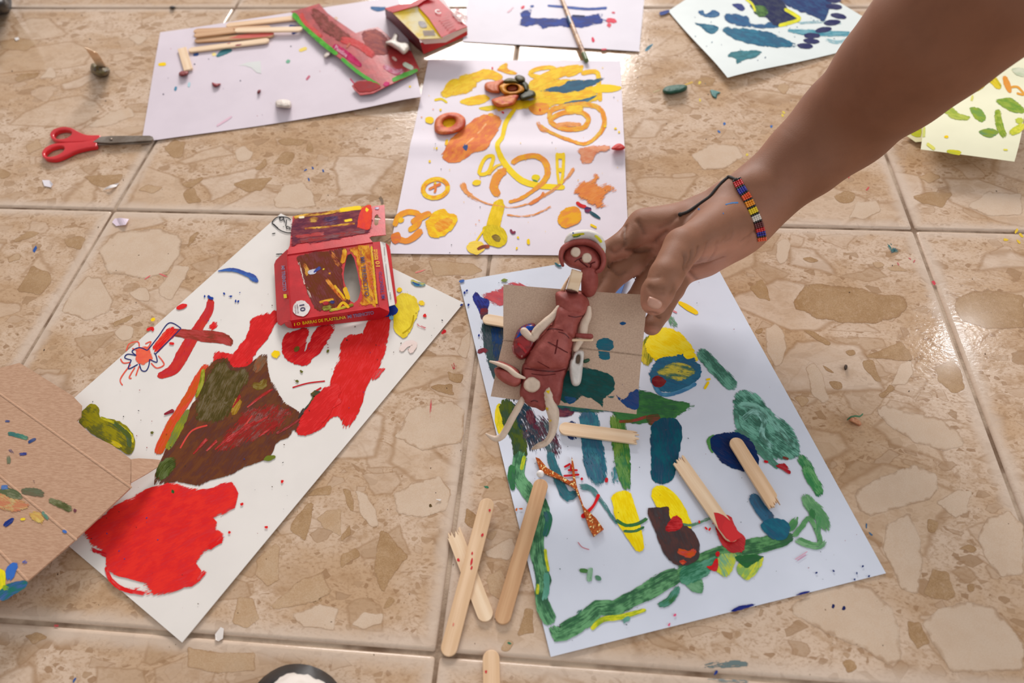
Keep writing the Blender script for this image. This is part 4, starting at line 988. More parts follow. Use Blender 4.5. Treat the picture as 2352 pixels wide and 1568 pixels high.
P.B(k3((100,80),(140,70),(160,95),(210,65),(255,90),(235,120),(150,115)), (60, 110, 150), (50, 90, 140), .15)
P.B(k3((340,30),(400,25),(430,60),(400,75)), (44, 60, 120), (70, 80, 140), .05, 40)
P.B(k3((450,-30),(640,-40),(740,80),(800,130),(660,182),(580,130),(500,90)), (56, 62, 84), (40, 44, 84), .02, 30)
P.B(k3((480,40),(560,40),(590,90),(540,120),(500,90)), (90, 130, 60), (60, 90, 60), .15, 40)
P.R(k3((700,60),(770,100),(800,135),(660,178)), 9, (236, 230, 40), (206, 206, 60), .1); P.R(k3((430,-10),(480,30),(500,80)), 6, (230, 226, 60), None, .15)
P.B(k3((640,-40),(1010,-40),(1010,60),(970,150),(910,115),(760,60)), (40, 52, 104), (60, 90, 130), .03, 30)
for x, y, a in ((1075, 110, 10), (1030, 155, -5), (970, 205, -8), (890, 245, 0), (885, 282, 5), (845, 316, 5), (1040, 45, 5), (1040, 0, 0)):
    P.B(ell(1568+x/3, y/3, 19, 6.5, 12, a, .05), NV, PU)
P.B(k3((300,385),(370,350),(545,348),(500,400),(430,410),(375,438),(360,405)), (52, 110, 120), (80, 140, 150), .12, -10)
P.R(k2((2190,95),(2230,85),(2262,72)), [8, 9, 5], (40, 60, 130), (70, 90, 150), .1)
P.D(rspots(40, (1560, 30, 1950, 150), [(60, 80, 120), (90, 130, 150)], .6, 1.6, 6, [(1550, 40), (1900, 10), (1930, 100), (1680, 165)]))

# --- yellow sheets at the right edge
P = Painting('cream sheet with a red stroke, under the green dabbed sheet', [(2190, 150), (2230, 30), (2430, 40), (2440, 190)], (240, 236, 200), waves(61, .0004), name='painted_paper')
P.R(k3((2260,410),(2330,390),(2400,360)), [8, 16, 16], (226, 90, 96), (220, 70, 80), .15)
ws = waves(66, .0004)
P = Painting('small yellow paper corner poking out beneath the cream sheet', [(2080, 310), (2160, 250), (2200, 320), (2103, 326)], (238, 234, 190), lambda x, y: ws(x, y)+.0012, name='paper_corner')
P.B(k3((1565,915),(1610,885),(1645,880),(1640,940),(1600,940)), (216, 214, 40), (190, 200, 60), .08)
qa = at(2220, 360); w5 = waves(71, .0012)
P = G5 = Painting('curling cream sheet dabbed with green and yellow leaves, right edge', [(2128, 120), (2380, 128), (2330, 371), (2115, 343)], (238, 236, 204), lambda x, y: .003+w5(x, y)+.012*math.exp(-((y-qa.y)/.075)**2))
GL = (150, 170, 50); GD = (90, 130, 60)
P.B(k3((2150,690),(2230,670),(2280,680),(2352,740),(2352,780),(2260,770),(2180,720)), GL, (110, 150, 60), .15, 20)
P.R(k3((2170,750),(2180,850),(2220,950)), [16, 20, 18], (160, 176, 50), (120, 150, 50), .2)
P.B(k3((1975,740),(2050,745),(2090,810),(2060,845),(2010,810)), (110, 150, 60), (150, 170, 60), .12, 40)
P.B(k3((2040,905),(2110,880),(2180,910),(2130,950),(2080,940)), (100, 140, 90), (140, 160, 50), .08, 10)
P.B(k3((1790,760),(1840,720),(1900,770),(1980,800),(1960,830),(1860,820)), (180, 190, 70), (150, 170, 70), .2, 20)
P.R(k3((1950,610),(2040,590),(2100,520),(2190,610)), [14, 22, 22, 16], (226, 200, 20), (170, 160, 40), .1); P.B(k3((2090,480),(2140,470),(2140,530),(2100,540)), (130, 140, 50), (90, 120, 60), .1)
P.R(k3((2215,520),(2240,590),(2260,640)), [10, 16, 6], (226, 150, 60), None, .1); P.R(k3((2260,600),(2310,600),(2350,650),(2300,640)), 6, (226, 160, 60), None, .15)
P.R(k3((2250,920),(2310,890),(2352,850)), [14, 20, 16], (220, 214, 60), (180, 190, 60), .15); P.R(k3((2290,830),(2352,830)), 16, (190, 200, 70), None, .2)
P.R(k3((1680,985),(1740,1030)), 9, (226, 222, 100), None, .2); P.R(k3((1820,1040),(1920,1055)), [10, 12], (180, 190, 60), (214, 206, 50), .15); P.R(k3((1665,870),(1660,950)), 7, (206, 210, 110), None, .3)
P.B(ell(1568+1818/3, 942/3, 5, 3, 9, 0, .2), YE); P.R(k3((2000,650),(1990,700)), 6, (224, 220, 110), None, .3); P.R(k3((2210,1030),(2240,1032)), 4, (230, 220, 90))
P.B(k3((2270,470),(2352,470),(2352,530),(2290,510)), (214, 216, 190), (190, 200, 170), .2)
# ------------------------------------------------------------------ wooden craft sticks
def stick(label, a, b, za, zb, mat=WOOD, w=.0098, ends=('round', 'round'), t=.0019, group='loose craft sticks', name='craft_stick', paints=()):
    A = at(*a, za); B = at(*b, zb); d = B-A; L = d.length; d.normalize()
    s = Vector((0, 0, 1)).cross(d).normalized(); u = d.cross(s)
    r = random.Random(int(a[0]*3+b[1])); hw = w/2; ol = []
    def end(kind, x, sg):
        if kind == 'round': return [(x - sg*hw + sg*hw*math.cos(q)*1.0, sg*hw*math.sin(q)) for q in [math.radians(k) for k in range(-90, 91, 18)]]
        if kind == 'broken': return [(x - sg*abs(r.gauss(0, .0020)) - sg*.0035*(k/17 if r.random() < .75 else 0), sg*(-hw+w*k/17)) for k in range(18)]
        return [(x, -sg*hw), (x, sg*hw)]
    ol = end(ends[1], L, 1) + end(ends[0], 0, -1)
    n = len(ol); vs = [(x, y, t) for x, y in ol] + [(x, y, 0) for x, y in ol]
    me = bpy.data.meshes.new(name)
    me.from_pydata(vs, [], [tuple(range(n)), tuple(range(2*n-1, n-1, -1))] + [(i+n, (i+1) % n+n, (i+1) % n, i) for i in range(n)])
    me.update(); me.materials.append(mat)
    o = bpy.data.objects.new(name, me); col.objects.link(o)
    o.matrix_world = Matrix(((d.x, s.x, u.x, A.x), (d.y, s.y, u.y, A.y), (d.z, s.z, u.z, A.z), (0, 0, 0, 1)))
    m = o.modifiers.new('worn_edge', 'BEVEL'); m.width = .0004; m.segments = 2; m.limit_method = 'ANGLE'
    tag(o, label, 'stick', group)
    # paint stains lie on the top face and move with the stick
    for ip, (fx, fy, rx, ry, c) in enumerate(paints):
        k = 11; q = random.Random(int(fx*1000)+7)
        pv = [(L*fx, w*fy, t+.00012+ip*.00004)]
        for i in range(k):
            an = 2*math.pi*i/k; kk = q.uniform(.75, 1.15)
            pv.append((min(L, max(0, L*fx+rx*kk*math.cos(an))), max(-hw, min(hw, w*fy+ry*kk*math.sin(an))), t+.00012+ip*.00004))
        pm = bpy.data.meshes.new('paint_stain'); pm.from_pydata(pv, [], [(0, 1+i, 1+(i+1) % k) for i in range(k)]); pm.update()
        pm.materials.append(bpy.data.materials.get('stain_%02x%02x%02x' % c) or flatmat('stain_%02x%02x%02x' % c, c, .4))
        po = bpy.data.objects.new('paint_stain', pm); col.objects.link(po); po.parent = o
    return o
RD = (206, 40, 48)
stick('whole craft stick with red specks lying across a broken one', (1027, 1508), (1122, 1146), .0004, .0046, WOOD, paints=((.18, .1, .0012, .0004, (224, 130, 110)), (.53, -.1, .0012, .0006, RD), (.57, .0, .0024, .0007, RD), (.62, .1, .001, .0006, RD), (.75, -.25, .0012, .0008, RD), (.92, -.3, .001, .0007, RD)))
stick('broken craft stick with a frayed end under the speckled stick', (1040, 1217), (1121, 1427), .0003, .0003, WOOD2, ends=('broken', 'round'), paints=((.33, -.35, .0013, .0009, RD),))
stick('darker craft stick with one half resting on the green bordered sheet', (1150, 1434), (1246, 1102), .0006, .0034, WOOD3)
stick('craft stick cut by the bottom edge of the photo', (1128, 1493), (1131, 1680), .0004, .0004, WOOD, paints=((.28, -.3, .0009, .0007, RD),))
stick('splintered craft stick lying below the clay figure feet', (1284, 984), (1468, 1008), .0032, .0032, WOOD2, ends=('round', 'broken'))
stick('craft stick dipped in red paint at its lower end', (1552, 1050), (1688, 1243), .0034, .0034, WOOD2, ends=('broken', 'round'), paints=((.86, 0, .013, .0047, (204, 26, 34)), (.93, .1, .010, .0047, (214, 30, 36))))
stick('craft stick resting on the navy paint disc with a split tip', (1683, 1008), (1783, 1168), .0034, .0034, WOOD, ends=('round', 'broken'))
stick('craft stick half hidden under the grey card', (1109, 733), (1295, 765), .0032, .0032, WOOD2)
stick('blue painted craft stick seen between the fingers', (1435, 622), (1402, 712), .0032, .0032, flatmat('blue_stain_wood', (52, 104, 176), .5), w=.0075, ends=('broken', 'round'))
G1 = 'pile of craft sticks on the lavender sheet'
stick('brown craft stick, topmost left of the pile on the lavender sheet', (446, 74), (622, 66), .0028, .0028, WOOD3, group=G1)
stick('craft stick with a red painted half in the pile', (448, 95), (630, 82), .0028, .0028, WOOD3, group=G1, paints=((.70, 0, .024, .0045, (206, 84, 70)), (.86, 0, .016, .0042, (200, 70, 60))))
stick('pale craft stick, nearest to the viewer in the pile', (434, 118), (619, 95), .0028, .0028, WOOD2, group=G1, paints=((.62, -.3, .004, .002, (150, 60, 60)), (.5, .3, .002, .001, (200, 110, 90))))
stick('tan craft stick, farthest back in the pile', (520, 61), (692, 42), .0028, .0028, WOOD, group=G1)
stick('pale craft stick reaching right from the pile to the green box', (540, 72), (695, 69), .0050, .0050, WOOD2, group=G1)
stick('brown craft stick lying on top of the pile', (447, 84), (545, 72), .0050, .0050, WOOD3, group=G1, ends=('round', 'broken'))
stick('short pale stick leaning beside a crumb of red clay', (419, 113), (434, 163), .0028, .0034, WOOD2, group='loose craft sticks', ends=('flat', 'flat'))

# ------------------------------------------------------------------ brush handle on the blue framed sheet
t = thing('paint_brush', 'thin wooden paintbrush handle smeared with paint, lying across blue framed sheet', 'brush', at(1330, 100))
tube(Flat(lambda x, y: .0022), [(1280, -30), (1300, 22), (1322, 78), (1346, 136)], [1.7, 2.3, 2.6, 2.4], m_plain('painted_handle', (214, 176, 140), .45, (150, 110, 84), 160, 500, .2, .0003, 4, lo=.45, hi=.6), t, name='handle')
tube(Flat(lambda x, y: .0022), [(1341, 124), (1347, 139)], [2.75, 2.5], flatmat('handle_dip', (92, 110, 62), .4), t, off_mm=[2.6, 2.4], name='handle_tip')
tube(Flat(lambda x, y: .0022), [(1306, 40), (1312, 56)], [2.55, 2.62], flatmat('handle_blue', (60, 90, 120), .4), t, off_mm=[2.4, 2.45], name='paint_smear')

# ------------------------------------------------------------------ scissors
sc = thing('scissors', 'red handled school scissors with rounded blades beside the lavender sheet', 'scissors', at(220, 330))
slab(FLOOR, k1((640,978),(690,942),(760,936),(1030,934),(1052,942),(1056,956),(1044,966),(960,972),(760,984)), .0012, STEEL, sc, .0042, name='blade', bevel=.0003)
slab(FLOOR, k1((640,1000),(690,972),(770,960),(960,965),(1040,972),(1046,980),(960,990),(800,996)), .0012, STEEL, sc, .0028, name='blade', bevel=.0003)
ha = slab(FLOOR, k1((340,925),(365,890),(430,871),(490,878),(540,905),(600,927),(690,929),(694,946),(650,968),(560,974),(450,978),(380,968),(348,948)), .0046, REDPLASTIC, sc, .0006, holes=[k1((370,930),(395,902),(445,893),(488,903),(487,928),(450,950),(395,955))], name='handle', smooth=True, step=5, grid=10, bevel=.0011)
hb = slab(FLOOR, k1((284,1052),(305,1018),(365,988),(450,980),(560,974),(650,962),(668,985),(664,1006),(600,1018),(520,1038),(430,1080),(370,1098),(310,1092),(288,1074)), .0046, REDPLASTIC, sc, .0006, holes=[k1((308,1058),(345,1022),(405,1004),(440,1012),(432,1040),(390,1066),(335,1078))], name='handle', smooth=True, step=5, grid=10, bevel=.0011)
pillow(FLOOR, ell(762/3, 957/3, 4.2, 3.2, 12), .0012, STEEL, sc, .0054, 3, 0, name='screw')

# ------------------------------------------------------------------ flattened brown carton, left edge
w0 = [at(45, 833, .007), at(298, 1121, .015), at(0, 1380, .019)]
CS = Plane(*w0)
ct = thing('cardboard_box', 'flattened brown cardboard box smeared with paint, left edge', 'box', at(100, 1120))
CO = [(-330, 930), (45, 833), (166, 908), (187, 930), (185, 957), (176, 966), (212, 1000), (255, 1020), (303, 1056), (298, 1121), (170, 1241), (62, 1335), (-20, 1392), (-160, 1450)]
slab(CS, CO, .0011, KRAFT, ct, 0, name='panel', grid=40, step=30)
CB = Plane(at(45, 833, .003), at(298, 1121, .0034), at(0, 1380, .0008))
slab(CB, [(-300, 950), (20, 860), (120, 950), (150, 1100), (90, 1230), (-30, 1330), (-160, 1400)], .001, KRAFT, ct, 0, name='lower_panel', grid=60, step=60)
slab(Plane(at(303, 1056, .0150), at(299, 1110, .0150), at(368, 1058, .006)), [(302, 1054), (318, 1052), (352, 1054), (369, 1056), (362, 1072), (340, 1086), (301, 1108)], .0009, KRAFT, ct, .0002, name='glue_flap', grid=20)
for a, b in (((-60, 862), (300, 1119)), ((-40, 1060), (174, 1239)), ((-40, 1225), (62, 1332))):
    tube3([CS.pt(a[0]+(b[0]-a[0])*q, a[1]+(b[1]-a[1])*q, .0010) for q in (0, .25, .5, .75, 1)], [.0009]*5, KRAFT, ct, flat=.45, up=CS.n, name='fold_ridge', step=.01)
def CR(pts, w, ca, cb=None, dry=0.0): return ribbon(CS, pts, w, ca, cb, dry, ct, lay('ct', .0013))
def CBl(pts, ca, cb=None, dry=0.0, ang=0): return blob(CS, pts, ca, cb, dry, ang, ct, lay('ct', .0013))
CR(k4((50,1415),(120,1430),(200,1455)), [9, 13, 10], (70, 130, 100), (60, 110, 110), .3); CR(k4((190,1480),(250,1450)), 8, (50, 70, 120), None, .25); CR(k4((30,1330),(70,1332)), 5, (60, 80, 140), None, .4)
CR(k4((60,1520),(100,1560)), 9, (110, 90, 110), None, .45); CR(k4((130,1560),(190,1555)), 8, (50, 60, 130), None, .3)
CR(k7((60,0),(60,60)), [13, 9], (100, 110, 84), (120, 120, 96), .25); CR(k7((140,245),(230,250),(310,270)), [15, 22, 16], (84, 92, 60), (110, 100, 80), .2); CR(k7((330,300),(400,330),(500,375)), [12, 18, 16], (110, 112, 70), (80, 84, 50), .2)
CBl(k7((-30,250),(60,260),(200,330),(190,370),(90,395),(-30,350)), (190, 160, 100), (190, 120, 90), .3, 20); CBl(k7((-30,240),(80,220),(170,290),(90,300)), (130, 130, 100), (90, 100, 70), .25, 20)
CR(k7((200,400),(260,420),(300,470)), [18, 26, 18], (206, 176, 80), (196, 150, 90), .25); CR(k7((280,380),(340,440)), 10, (90, 130, 110), None, .3); CR(k7((25,485),(60,460),(95,430)), [11, 13, 6], (30, 50, 120), None, .15); CR(k7((140,440),(175,436)), 6, (230, 200, 40))
CR(k7((0,220),(60,215)), 12, (70, 110, 170), None, .25); CR(k7((430,515),(460,530)), 7, (70, 110, 180)); CR(k7((232,170),(234,190)), 9, (90, 60, 70)); CR(k7((515,365),(518,390)), 8, (110, 60, 70))
CR(k7((60,860),(80,780),(120,740)), [22, 24, 16], (40, 96, 180), (60, 110, 190), .1); CR(k7((150,745),(190,720)), 11, (50, 80, 170), None, .35)
CBl(k7((-40,800),(30,790),(40,860),(20,960),(-40,1010)), (236, 214, 20), (200, 200, 40), .0, 80); CR(k7((-10,990),(60,930),(150,890),(190,870)), [26, 30, 22, 8], (40, 84, 140), (40, 110, 90), .06); CR(k7((10,900),(60,920)), 16, (120, 160, 40), None, .2)

# ------------------------------------------------------------------ red plasticine box, opened out
kb = lambda *p: K(600, 450, 4.9, p)
def kp(x, y, z): q = kb((x, y))[0]; return at(q[0], q[1], z)
rb = thing('plasticine_box', 'opened red plasticine box smeared yellow and maroon, with a torn hole', 'box', at(770, 650))
PM = Plane(kp(290, 660, .0145), kp(1255, 520, .0145), kp(330, 1400, .0135))
hole = kb((970,662),(1010,645),(1045,700),(1065,780),(1085,860),(1108,990),(1118,1060),(1085,1170),(1045,1203),(1005,1180),(965,1090),(950,1010),(932,960),(928,860),(945,760))
pM = slab(PM, kb((290,660),(1255,520),(1330,1250),(330,1400)), .0006, REDCARD, rb, 0, holes=[hole], name='front_panel', grid=18, mat2=WHITECARD)
slab(Plane(kp(310,700,.0036), kp(1250,560,.0036), kp(340,1420,.0032)), kb((310,690),(1255,550),(1340,1300),(345,1440)), .0006, WHITECARD, rb, 0, name='back_panel', grid=30)
PB = Plane(kp(330,1400,.0140), kp(1330,1250,.0150), kp(360,1490,.0045))
pB = slab(PB, kb((330,1400),(1330,1250),(1440,1310),(1425,1340),(1330,1385),(360,1492)), .0006, REDCARD, rb, 0, name='side_panel', grid=18)
PR = Plane(kp(1255,520,.0150), kp(1330,1250,.0150), kp(1340,512,.0115))
pR = slab(PR, kb((1255,520),(1338,512),(1442,1300),(1330,1250)), .0006, REDCARD, rb, 0, name='side_panel', grid=18)
PW = Plane(kp(1338,512,.0120), kp(1442,1236,.0120), kp(1402,530,.0085))
pW = slab(PW, kb((1338,512),(1402,528),(1512,1218),(1442,1238)), .0006, flatmat('white_name_strip', (226, 220, 214)), rb, 0, name='name_strip', grid=18)
slab(Plane(kp(1402,528,.0089), kp(1512,1218,.0089), kp(1455,600,.006)), kb((1402,528),(1435,555),(1452,600),(1526,1180),(1522,1208),(1512,1218)), .0006, REDCARD, rb, 0, name='tuck_flap', grid=18)
PL = Plane(kp(290,660,.0150), kp(330,1400,.0142), kp(150,760,.0055))
pL = slab(PL, kb((290,660),(292,600),(165,720),(145,770),(178,1400),(188,1440),(215,1455),(300,1400),(330,1400)), .0006, REDCARD, rb, 0, name='tuck_flap', grid=18)
slab(Plane(kp(215,1440,.0075), kp(320,1420,.0120), kp(330,1490,.005)), kb((262,1415),(330,1405),(358,1490),(300,1480),(268,1450)), .0006, REDCARD, rb, .0002, name='corner_tab', grid=18)
PT = Plane(kp(290,660,.0150), kp(1255,520,.0150), kp(355,230,.0075))
pT = slab(PT, kb((290,658),(1255,518),(1215,468),(1240,452),(1402,436),(1387,100),(880,160),(355,228),(320,560),(296,610)), .0006, REDCARD, rb, .0001, holes=[kb((1277,225),(1300,205),(1316,212),(1320,232),(1352,256),(1322,270),(1316,320),(1290,333),(1272,318))], name='lid_panel', grid=18, mat2=WHITECARD)
MA = (104, 34, 44); MB_ = (140, 40, 40); YB = (228, 176, 30); BN = (110, 56, 30)
def XP(S): return {id(PM): pM, id(PT): pT, id(PB): pB}[id(S)]
def XR(S, pts, w, ca, cb=None, dry=0.0): return ribbon(S, kb(*pts), w, ca, cb, dry, XP(S), lay('rb', .0008))
def XB(S, pts, ca, cb=None, dry=0.0, ang=0, holes=()): return blob(S, kb(*pts), ca, cb, dry, ang, XP(S), lay('rb', .0008), holes=holes)
XB(PM, [(400,690),(560,640),(760,610),(960,580),(1000,600),(940,680),(915,800),(920,960),(935,1010),(960,1110),(1000,1190),(900,1230),(760,1270),(640,1290),(560,1200),(500,1020),(440,840)], (112, 40, 38), BN, .06, 65)
XB(PM, [(980,590),(1180,550),(1230,560),(1300,1200),(1240,1230),(1080,1225),(1125,1150),(1125,1010),(1090,830),(1055,690)], (226, 160, 30), (180, 80, 34), .08, 75)
for p, w, a, b, d in (([(760,610),(830,700),(880,800)], 14, (206, 120, 30), MA, .3), ([(470,760),(520,830),(500,900)], 12, (220, 160, 40), (150, 60, 40), .3), ([(730,930),(840,1070),(950,1180)], 10, (226, 150, 30), (170, 60, 34), .25), ([(820,1000),(900,1100),(940,1160)], 6, YB, None, .25),
    ([(940,590),(930,680),(905,760)], 12, YB, (196, 110, 30), .15), ([(935,1020),(960,1100),(990,1170)], 12, YB, None, .15), ([(1110,560),(1150,700),(1190,900)], 14, (170, 70, 34), YB, .35), ([(1170,720),(1210,900),(1250,1060)], 12, (214, 120, 34), None, .35), ([(1160,1100),(1260,1200)], 20, (160, 60, 40), YB, .3),
    ([(760,1290),(900,1260),(1040,1220)], 8, (206, 180, 30), (110, 110, 40), .25), ([(860,1270),(920,1200),(990,1260)], 7, YB, None, .1), ([(650,1200),(720,1180),(820,1160)], 7, YB, (196, 120, 30), .2), ([(680,1270),(800,1250)], 14, (150, 150, 40), (110, 90, 40), .2), ([(770,1190),(830,1195)], 8, (50, 50, 110), None, .1), ([(690,1210),(760,1200)], 9, (170, 40, 50), None, .1),
    ([(520,860),(590,850),(620,820)], [8, 14, 5], (206, 206, 220), (150, 150, 180), .2), ([(590,860),(640,820),(670,800)], [4, 8, 10], (50, 60, 140), None, .15), ([(420,740),(460,880),(490,1000)], 5, (220, 190, 180), None, .5), ([(510,1020),(560,1150)], 6, (210, 180, 170), None, .5), ([(760,860),(780,880)], 7, (214, 140, 30), None, .1), ([(690,830),(715,815)], 5, (220, 190, 40), None, .1), ([(1240,560),(1300,1220)], 6, (226, 180, 40), None, .3)):
    XR(PM, p, w, a, b, d)
XB(PT, [(360,235),(700,185),(880,160),(1220,115),(1240,400),(1100,440),(700,520),(400,560),(330,560)], (120, 34, 46), (90, 40, 60), .18, -9)
for p, w, a, b, d in (([(365,245),(520,215),(800,180),(1000,150),(1190,125)], 9, YB, (120, 50, 50), .25), ([(480,365),(700,350),(940,320),(1060,310)], 6, YB, (150, 60, 40), .35), ([(530,270),(650,260)], 16, (200, 150, 40), (120, 60, 40), .3), ([(880,160),(1010,140),(1130,130)], 10, (240, 206, 20), YE, .1), ([(930,280),(1030,265)], 7, YE, None, .2),
    ([(420,510),(700,470),(1000,420),(1190,395)], 12, (110, 50, 56), (150, 50, 50), .3), ([(380,460),(720,420)], 10, (170, 60, 60), None, .35), ([(680,270),(880,245)], 14, (84, 44, 90), (60, 40, 70), .35), ([(690,320),(890,300)], 10, (180, 150, 170), (90, 50, 80), .55), ([(620,200),(640,215)], 10, (60, 50, 90), None, .2), ([(420,240),(490,235)], 6, (240, 226, 190), None, .15)):
    XR(PT, p, w, a, b, d)
XB(PT, [(1120,150),(1150,120),(1240,110),(1225,360),(1100,360),(1075,330)], (214, 44, 36), (226, 70, 40), .05, 80); XR(PT, [(1185,130),(1195,180)], 9, YE, None, .1)
XR(PT, [(1275,140),(1330,135)], 7, (206, 196, 214), (90, 80, 150), .2)
XB(PM, ell(455, 1262, 98, 92, 14, 0, .06), (230, 222, 220), (214, 200, 196), .02)
LB = .0016
lettering(PB, '10', kb((372,1462),(440,1450),(438,1418),(370,1430)), (240, 214, 30), pB, lay('rb', .0009))
lettering(PB, 'BARRAS DE PLASTILINA', kb((468,1447),(955,1380),(950,1345),(462,1412)), (240, 214, 30), pB, lay('rb', .0009), bold=.01)
XR(PB, [(800,1395),(860,1385),(915,1378)], 7, (150, 50, 40), None, .3)
lettering(PB, 'MI TRENCITO', kb((976,1378),(1270,1330),(1264,1292),(970,1340)), (206, 190, 214), pB, lay('rb', .0009), bold=.03)
lettering(PB, 'MI TRENCITO', kb((978,1376),(1268,1329),(1263,1294),(972,1339)), (64, 46, 120), pB, lay('rb', .0009))
lettering(PR, 'MI TRENCITO', kb((1398,1150),(1356,850),(1322,855),(1352,1155)), (64, 46, 120), pR, lay('rb', .0009), bold=.01)
lettering(PR, '10', kb((1338,790),(1330,732),(1286,735),(1292,792)), (240, 214, 30), pR, lay('rb', .0009))
lettering(PR, 'BARRAS DE', kb((1296,715),(1283,600),(1264,602),(1274,717)), (240, 214, 30), pR, lay('rb', .0009), bold=.01)
lettering(PR, 'PLASTILINA', kb((1318,712),(1306,597),(1288,599),(1298,714)), (240, 214, 30), pR, lay('rb', .0009), bold=.01)
lettering(PM, 'MI TRENCITO', kb((1112,690),(1165,1130),(1218,1124),(1160,682)), (70, 44, 90), pM, lay('rb', .0009), bold=.01)
lettering(PM, 'PLASTILINA', kb((1196,745),(1240,1060),(1272,1056),(1232,742)), (206, 70, 36), pM, lay('rb', .0009))
lettering(PL, 'MI TRENCITO', kb((226,785),(244,1072),(286,1066),(262,783)), (206, 190, 214), pL, lay('rb', .0009), bold=.03)
lettering(PL, 'MI TRENCITO', kb((228,787),(246,1070),(284,1065),(260,785)), (64, 46, 120), pL, lay('rb', .0009))
lettering(PL, '1', kb((250,1105),(255,1150),(290,1146),(284,1102)), (240, 214, 30), pL, lay('rb', .0009))
lettering(PM, '10', kb((428,1225),(442,1300),(502,1290),(484,1215)), (44, 36, 80), pM, lay('rb', .0009), bold=.02)
lettering(PM, 'BARRAS DE', kb((398,1220),(408,1320),(424,1318),(412,1217)), (90, 60, 80), pM, lay('rb', .0009))
lettering(PM, 'PLASTILINA', kb((374,1230),(384,1325),(398,1322),(388,1227)), (90, 60, 80), pM, lay('rb', .0009))
lettering(PW, 'Nombre', kb((1467,1162),(1456,1082),(1440,1084),(1450,1164)), (60, 50, 50), pW, lay('rb', .0009), bold=.01)
lettering(PW, 'Grado', kb((1400,735),(1394,690),(1384,692),(1390,737)), (90, 80, 80), pW, lay('rb', .0009))
ribbon(PW, kb((1385,570),(1392,670)), 1.2, (140, 130, 130), None, 0, pW, lay('rb', .0009), name='printed_line'); ribbon(PW, kb((1402,760),(1436,1060)), 1.2, (150, 140, 140), None, 0, pW, lay('rb', .0009), name='printed_line')

# ------------------------------------------------------------------ crushed red and yellow box, top
cb_ = thing('crushed_box', 'crushed red and yellow plasticine box standing beside the white clay lump', 'box', at(985, 85))
def kq(x, y, z): q = k2((x, y))[0]; return at(q[0], q[1], z)
def cpanel(name, a, b, c, pts, mat, t=.0007, off=0.0):
    S = Plane(kq(*a), kq(*b), kq(*c)); slab(S, k2(*pts), t, mat, cb_, off, name=name, grid=20, mat2=WHITECARD); return S
YC = m_plain('yellow_print_card', (244, 232, 190), .4, (240, 206, 60), 40, 300, .1, .0003)
PALE = flatmat('pale_card', (228, 206, 200)); DKRED = m_plain('dark_red_card', (120, 24, 32), .45, (90, 18, 26), 60, 400, .2, .0004)
cpanel('base_panel', (300,110,.0022), (640,0,.0022), (565,365,.0022), [(310,110),(560,-20),(700,-20),(868,236),(570,366),(500,310)], DKRED)
S1 = cpanel('side_panel', (345,88,.030), (530,268,.027), (310,112,.004), [(300,56),(345,86),(532,270),(566,372),(500,318),(405,215),(306,116)], DKRED)
cpanel('side_panel', (548,296,.0185), (868,212,.022), (566,372,.003), [(546,296),(710,280),(868,212),(870,242),(800,275),(566,374)], REDCARD)
cpanel('inner_flap', (548,296,.0190), (868,212,.0225), (530,266,.0255), [(530,266),(700,262),(866,184),(870,212),(720,292),(575,304)], PALE)
S2 = cpanel('top_panel', (345,88,.031), (530,35,.035), (700,262,.0265), [(345,88),(440,58),(530,38),(600,120),(700,262),(530,268)], YC)
cpanel('top_panel', (525,35,.0355), (650,-20,.037), (868,182,.029), [(520,34),(570,0),(650,-24),(868,182),(780,215),(690,256),(600,120)], REDCARD, off=.0006)
cpanel('back_flap', (300,56,.030), (345,88,.0315), (500,20,.036), [(300,56),(400,30),(480,25),(560,-20),(640,-30),(570,4),(525,36),(345,88)], REDCARD)
SR = Plane(kq(525,35,.0367), kq(650,-20,.0382), kq(868,182,.0302))
ribbon(SR, k2((760,60),(830,120),(862,165)), [20, 30, 14], (236, 214, 210), (226, 170, 170), .35, cb_, .0008, name='print_fade')  # white reflection on the red panel, painted as a pale streak
lettering(SR, 'C', k2((655,95),(690,92),(672,62),(638,66)), (236, 226, 222), cb_, .0009, bold=.03)
for i in range(6):
    ribbon(SR, k2((668+i*14, 128+i*16), (740+i*10, 112+i*14)), 2.4, (226, 150, 150), None, .1, cb_, .0009, name='printed_line')
ribbon(S2, k2((535,45),(610,140),(690,250)), [14, 16, 8], (240, 200, 20), None, .02, cb_, .0010, name='print_band')
for i in range(4):
    ribbon(S2, k2((560+i*2, 215+i*9), (640+i*3, 212+i*9)), 2.2, (170, 160, 170), None, .1, cb_, .0011, name='printed_line')
blob(S2, k2((530,150),(570,148),(590,185),(550,188)), (214, 206, 200), (190, 186, 190), .0, 0, cb_, .0010, name='barcode')

# ------------------------------------------------------------------ flattened red box with green edge
fb = thing('flattened_box', 'flattened red box with green painted edge on the lavender sheet', 'box', at(830, 110))
FS = Flat(lambda x, y: .0075+.0025*math.sin(x*40+y*25))
FO = [(668, 26), (700, 18), (733, 8), (752, 30), (776, 48), (817, 76), (846, 66), (868, 62), (888, 78), (900, 92), (944, 117), (955, 140), (964, 160), (930, 178), (884, 200), (856, 214), (827, 218), (813, 205), (808, 197), (820, 186), (848, 182), (800, 148), (763, 121), (715, 76)]
slab(FS, FO, .0008, m_plain('worn_red_card', (190, 56, 58), .5, (160, 44, 48), 70, 400, .25, .0004), fb, 0, name='card_panel', grid=12, step=8, mat2=WHITECARD)
def FB(pts, ca, cb=None, dry=0.0, ang=0): return blob(FS, pts, ca, cb, dry, ang, fb, lay('fb', .0010))
def FR(pts, w, ca, cb=None, dry=0.0): return ribbon(FS, pts, w, ca, cb, dry, fb, lay('fb', .0010))
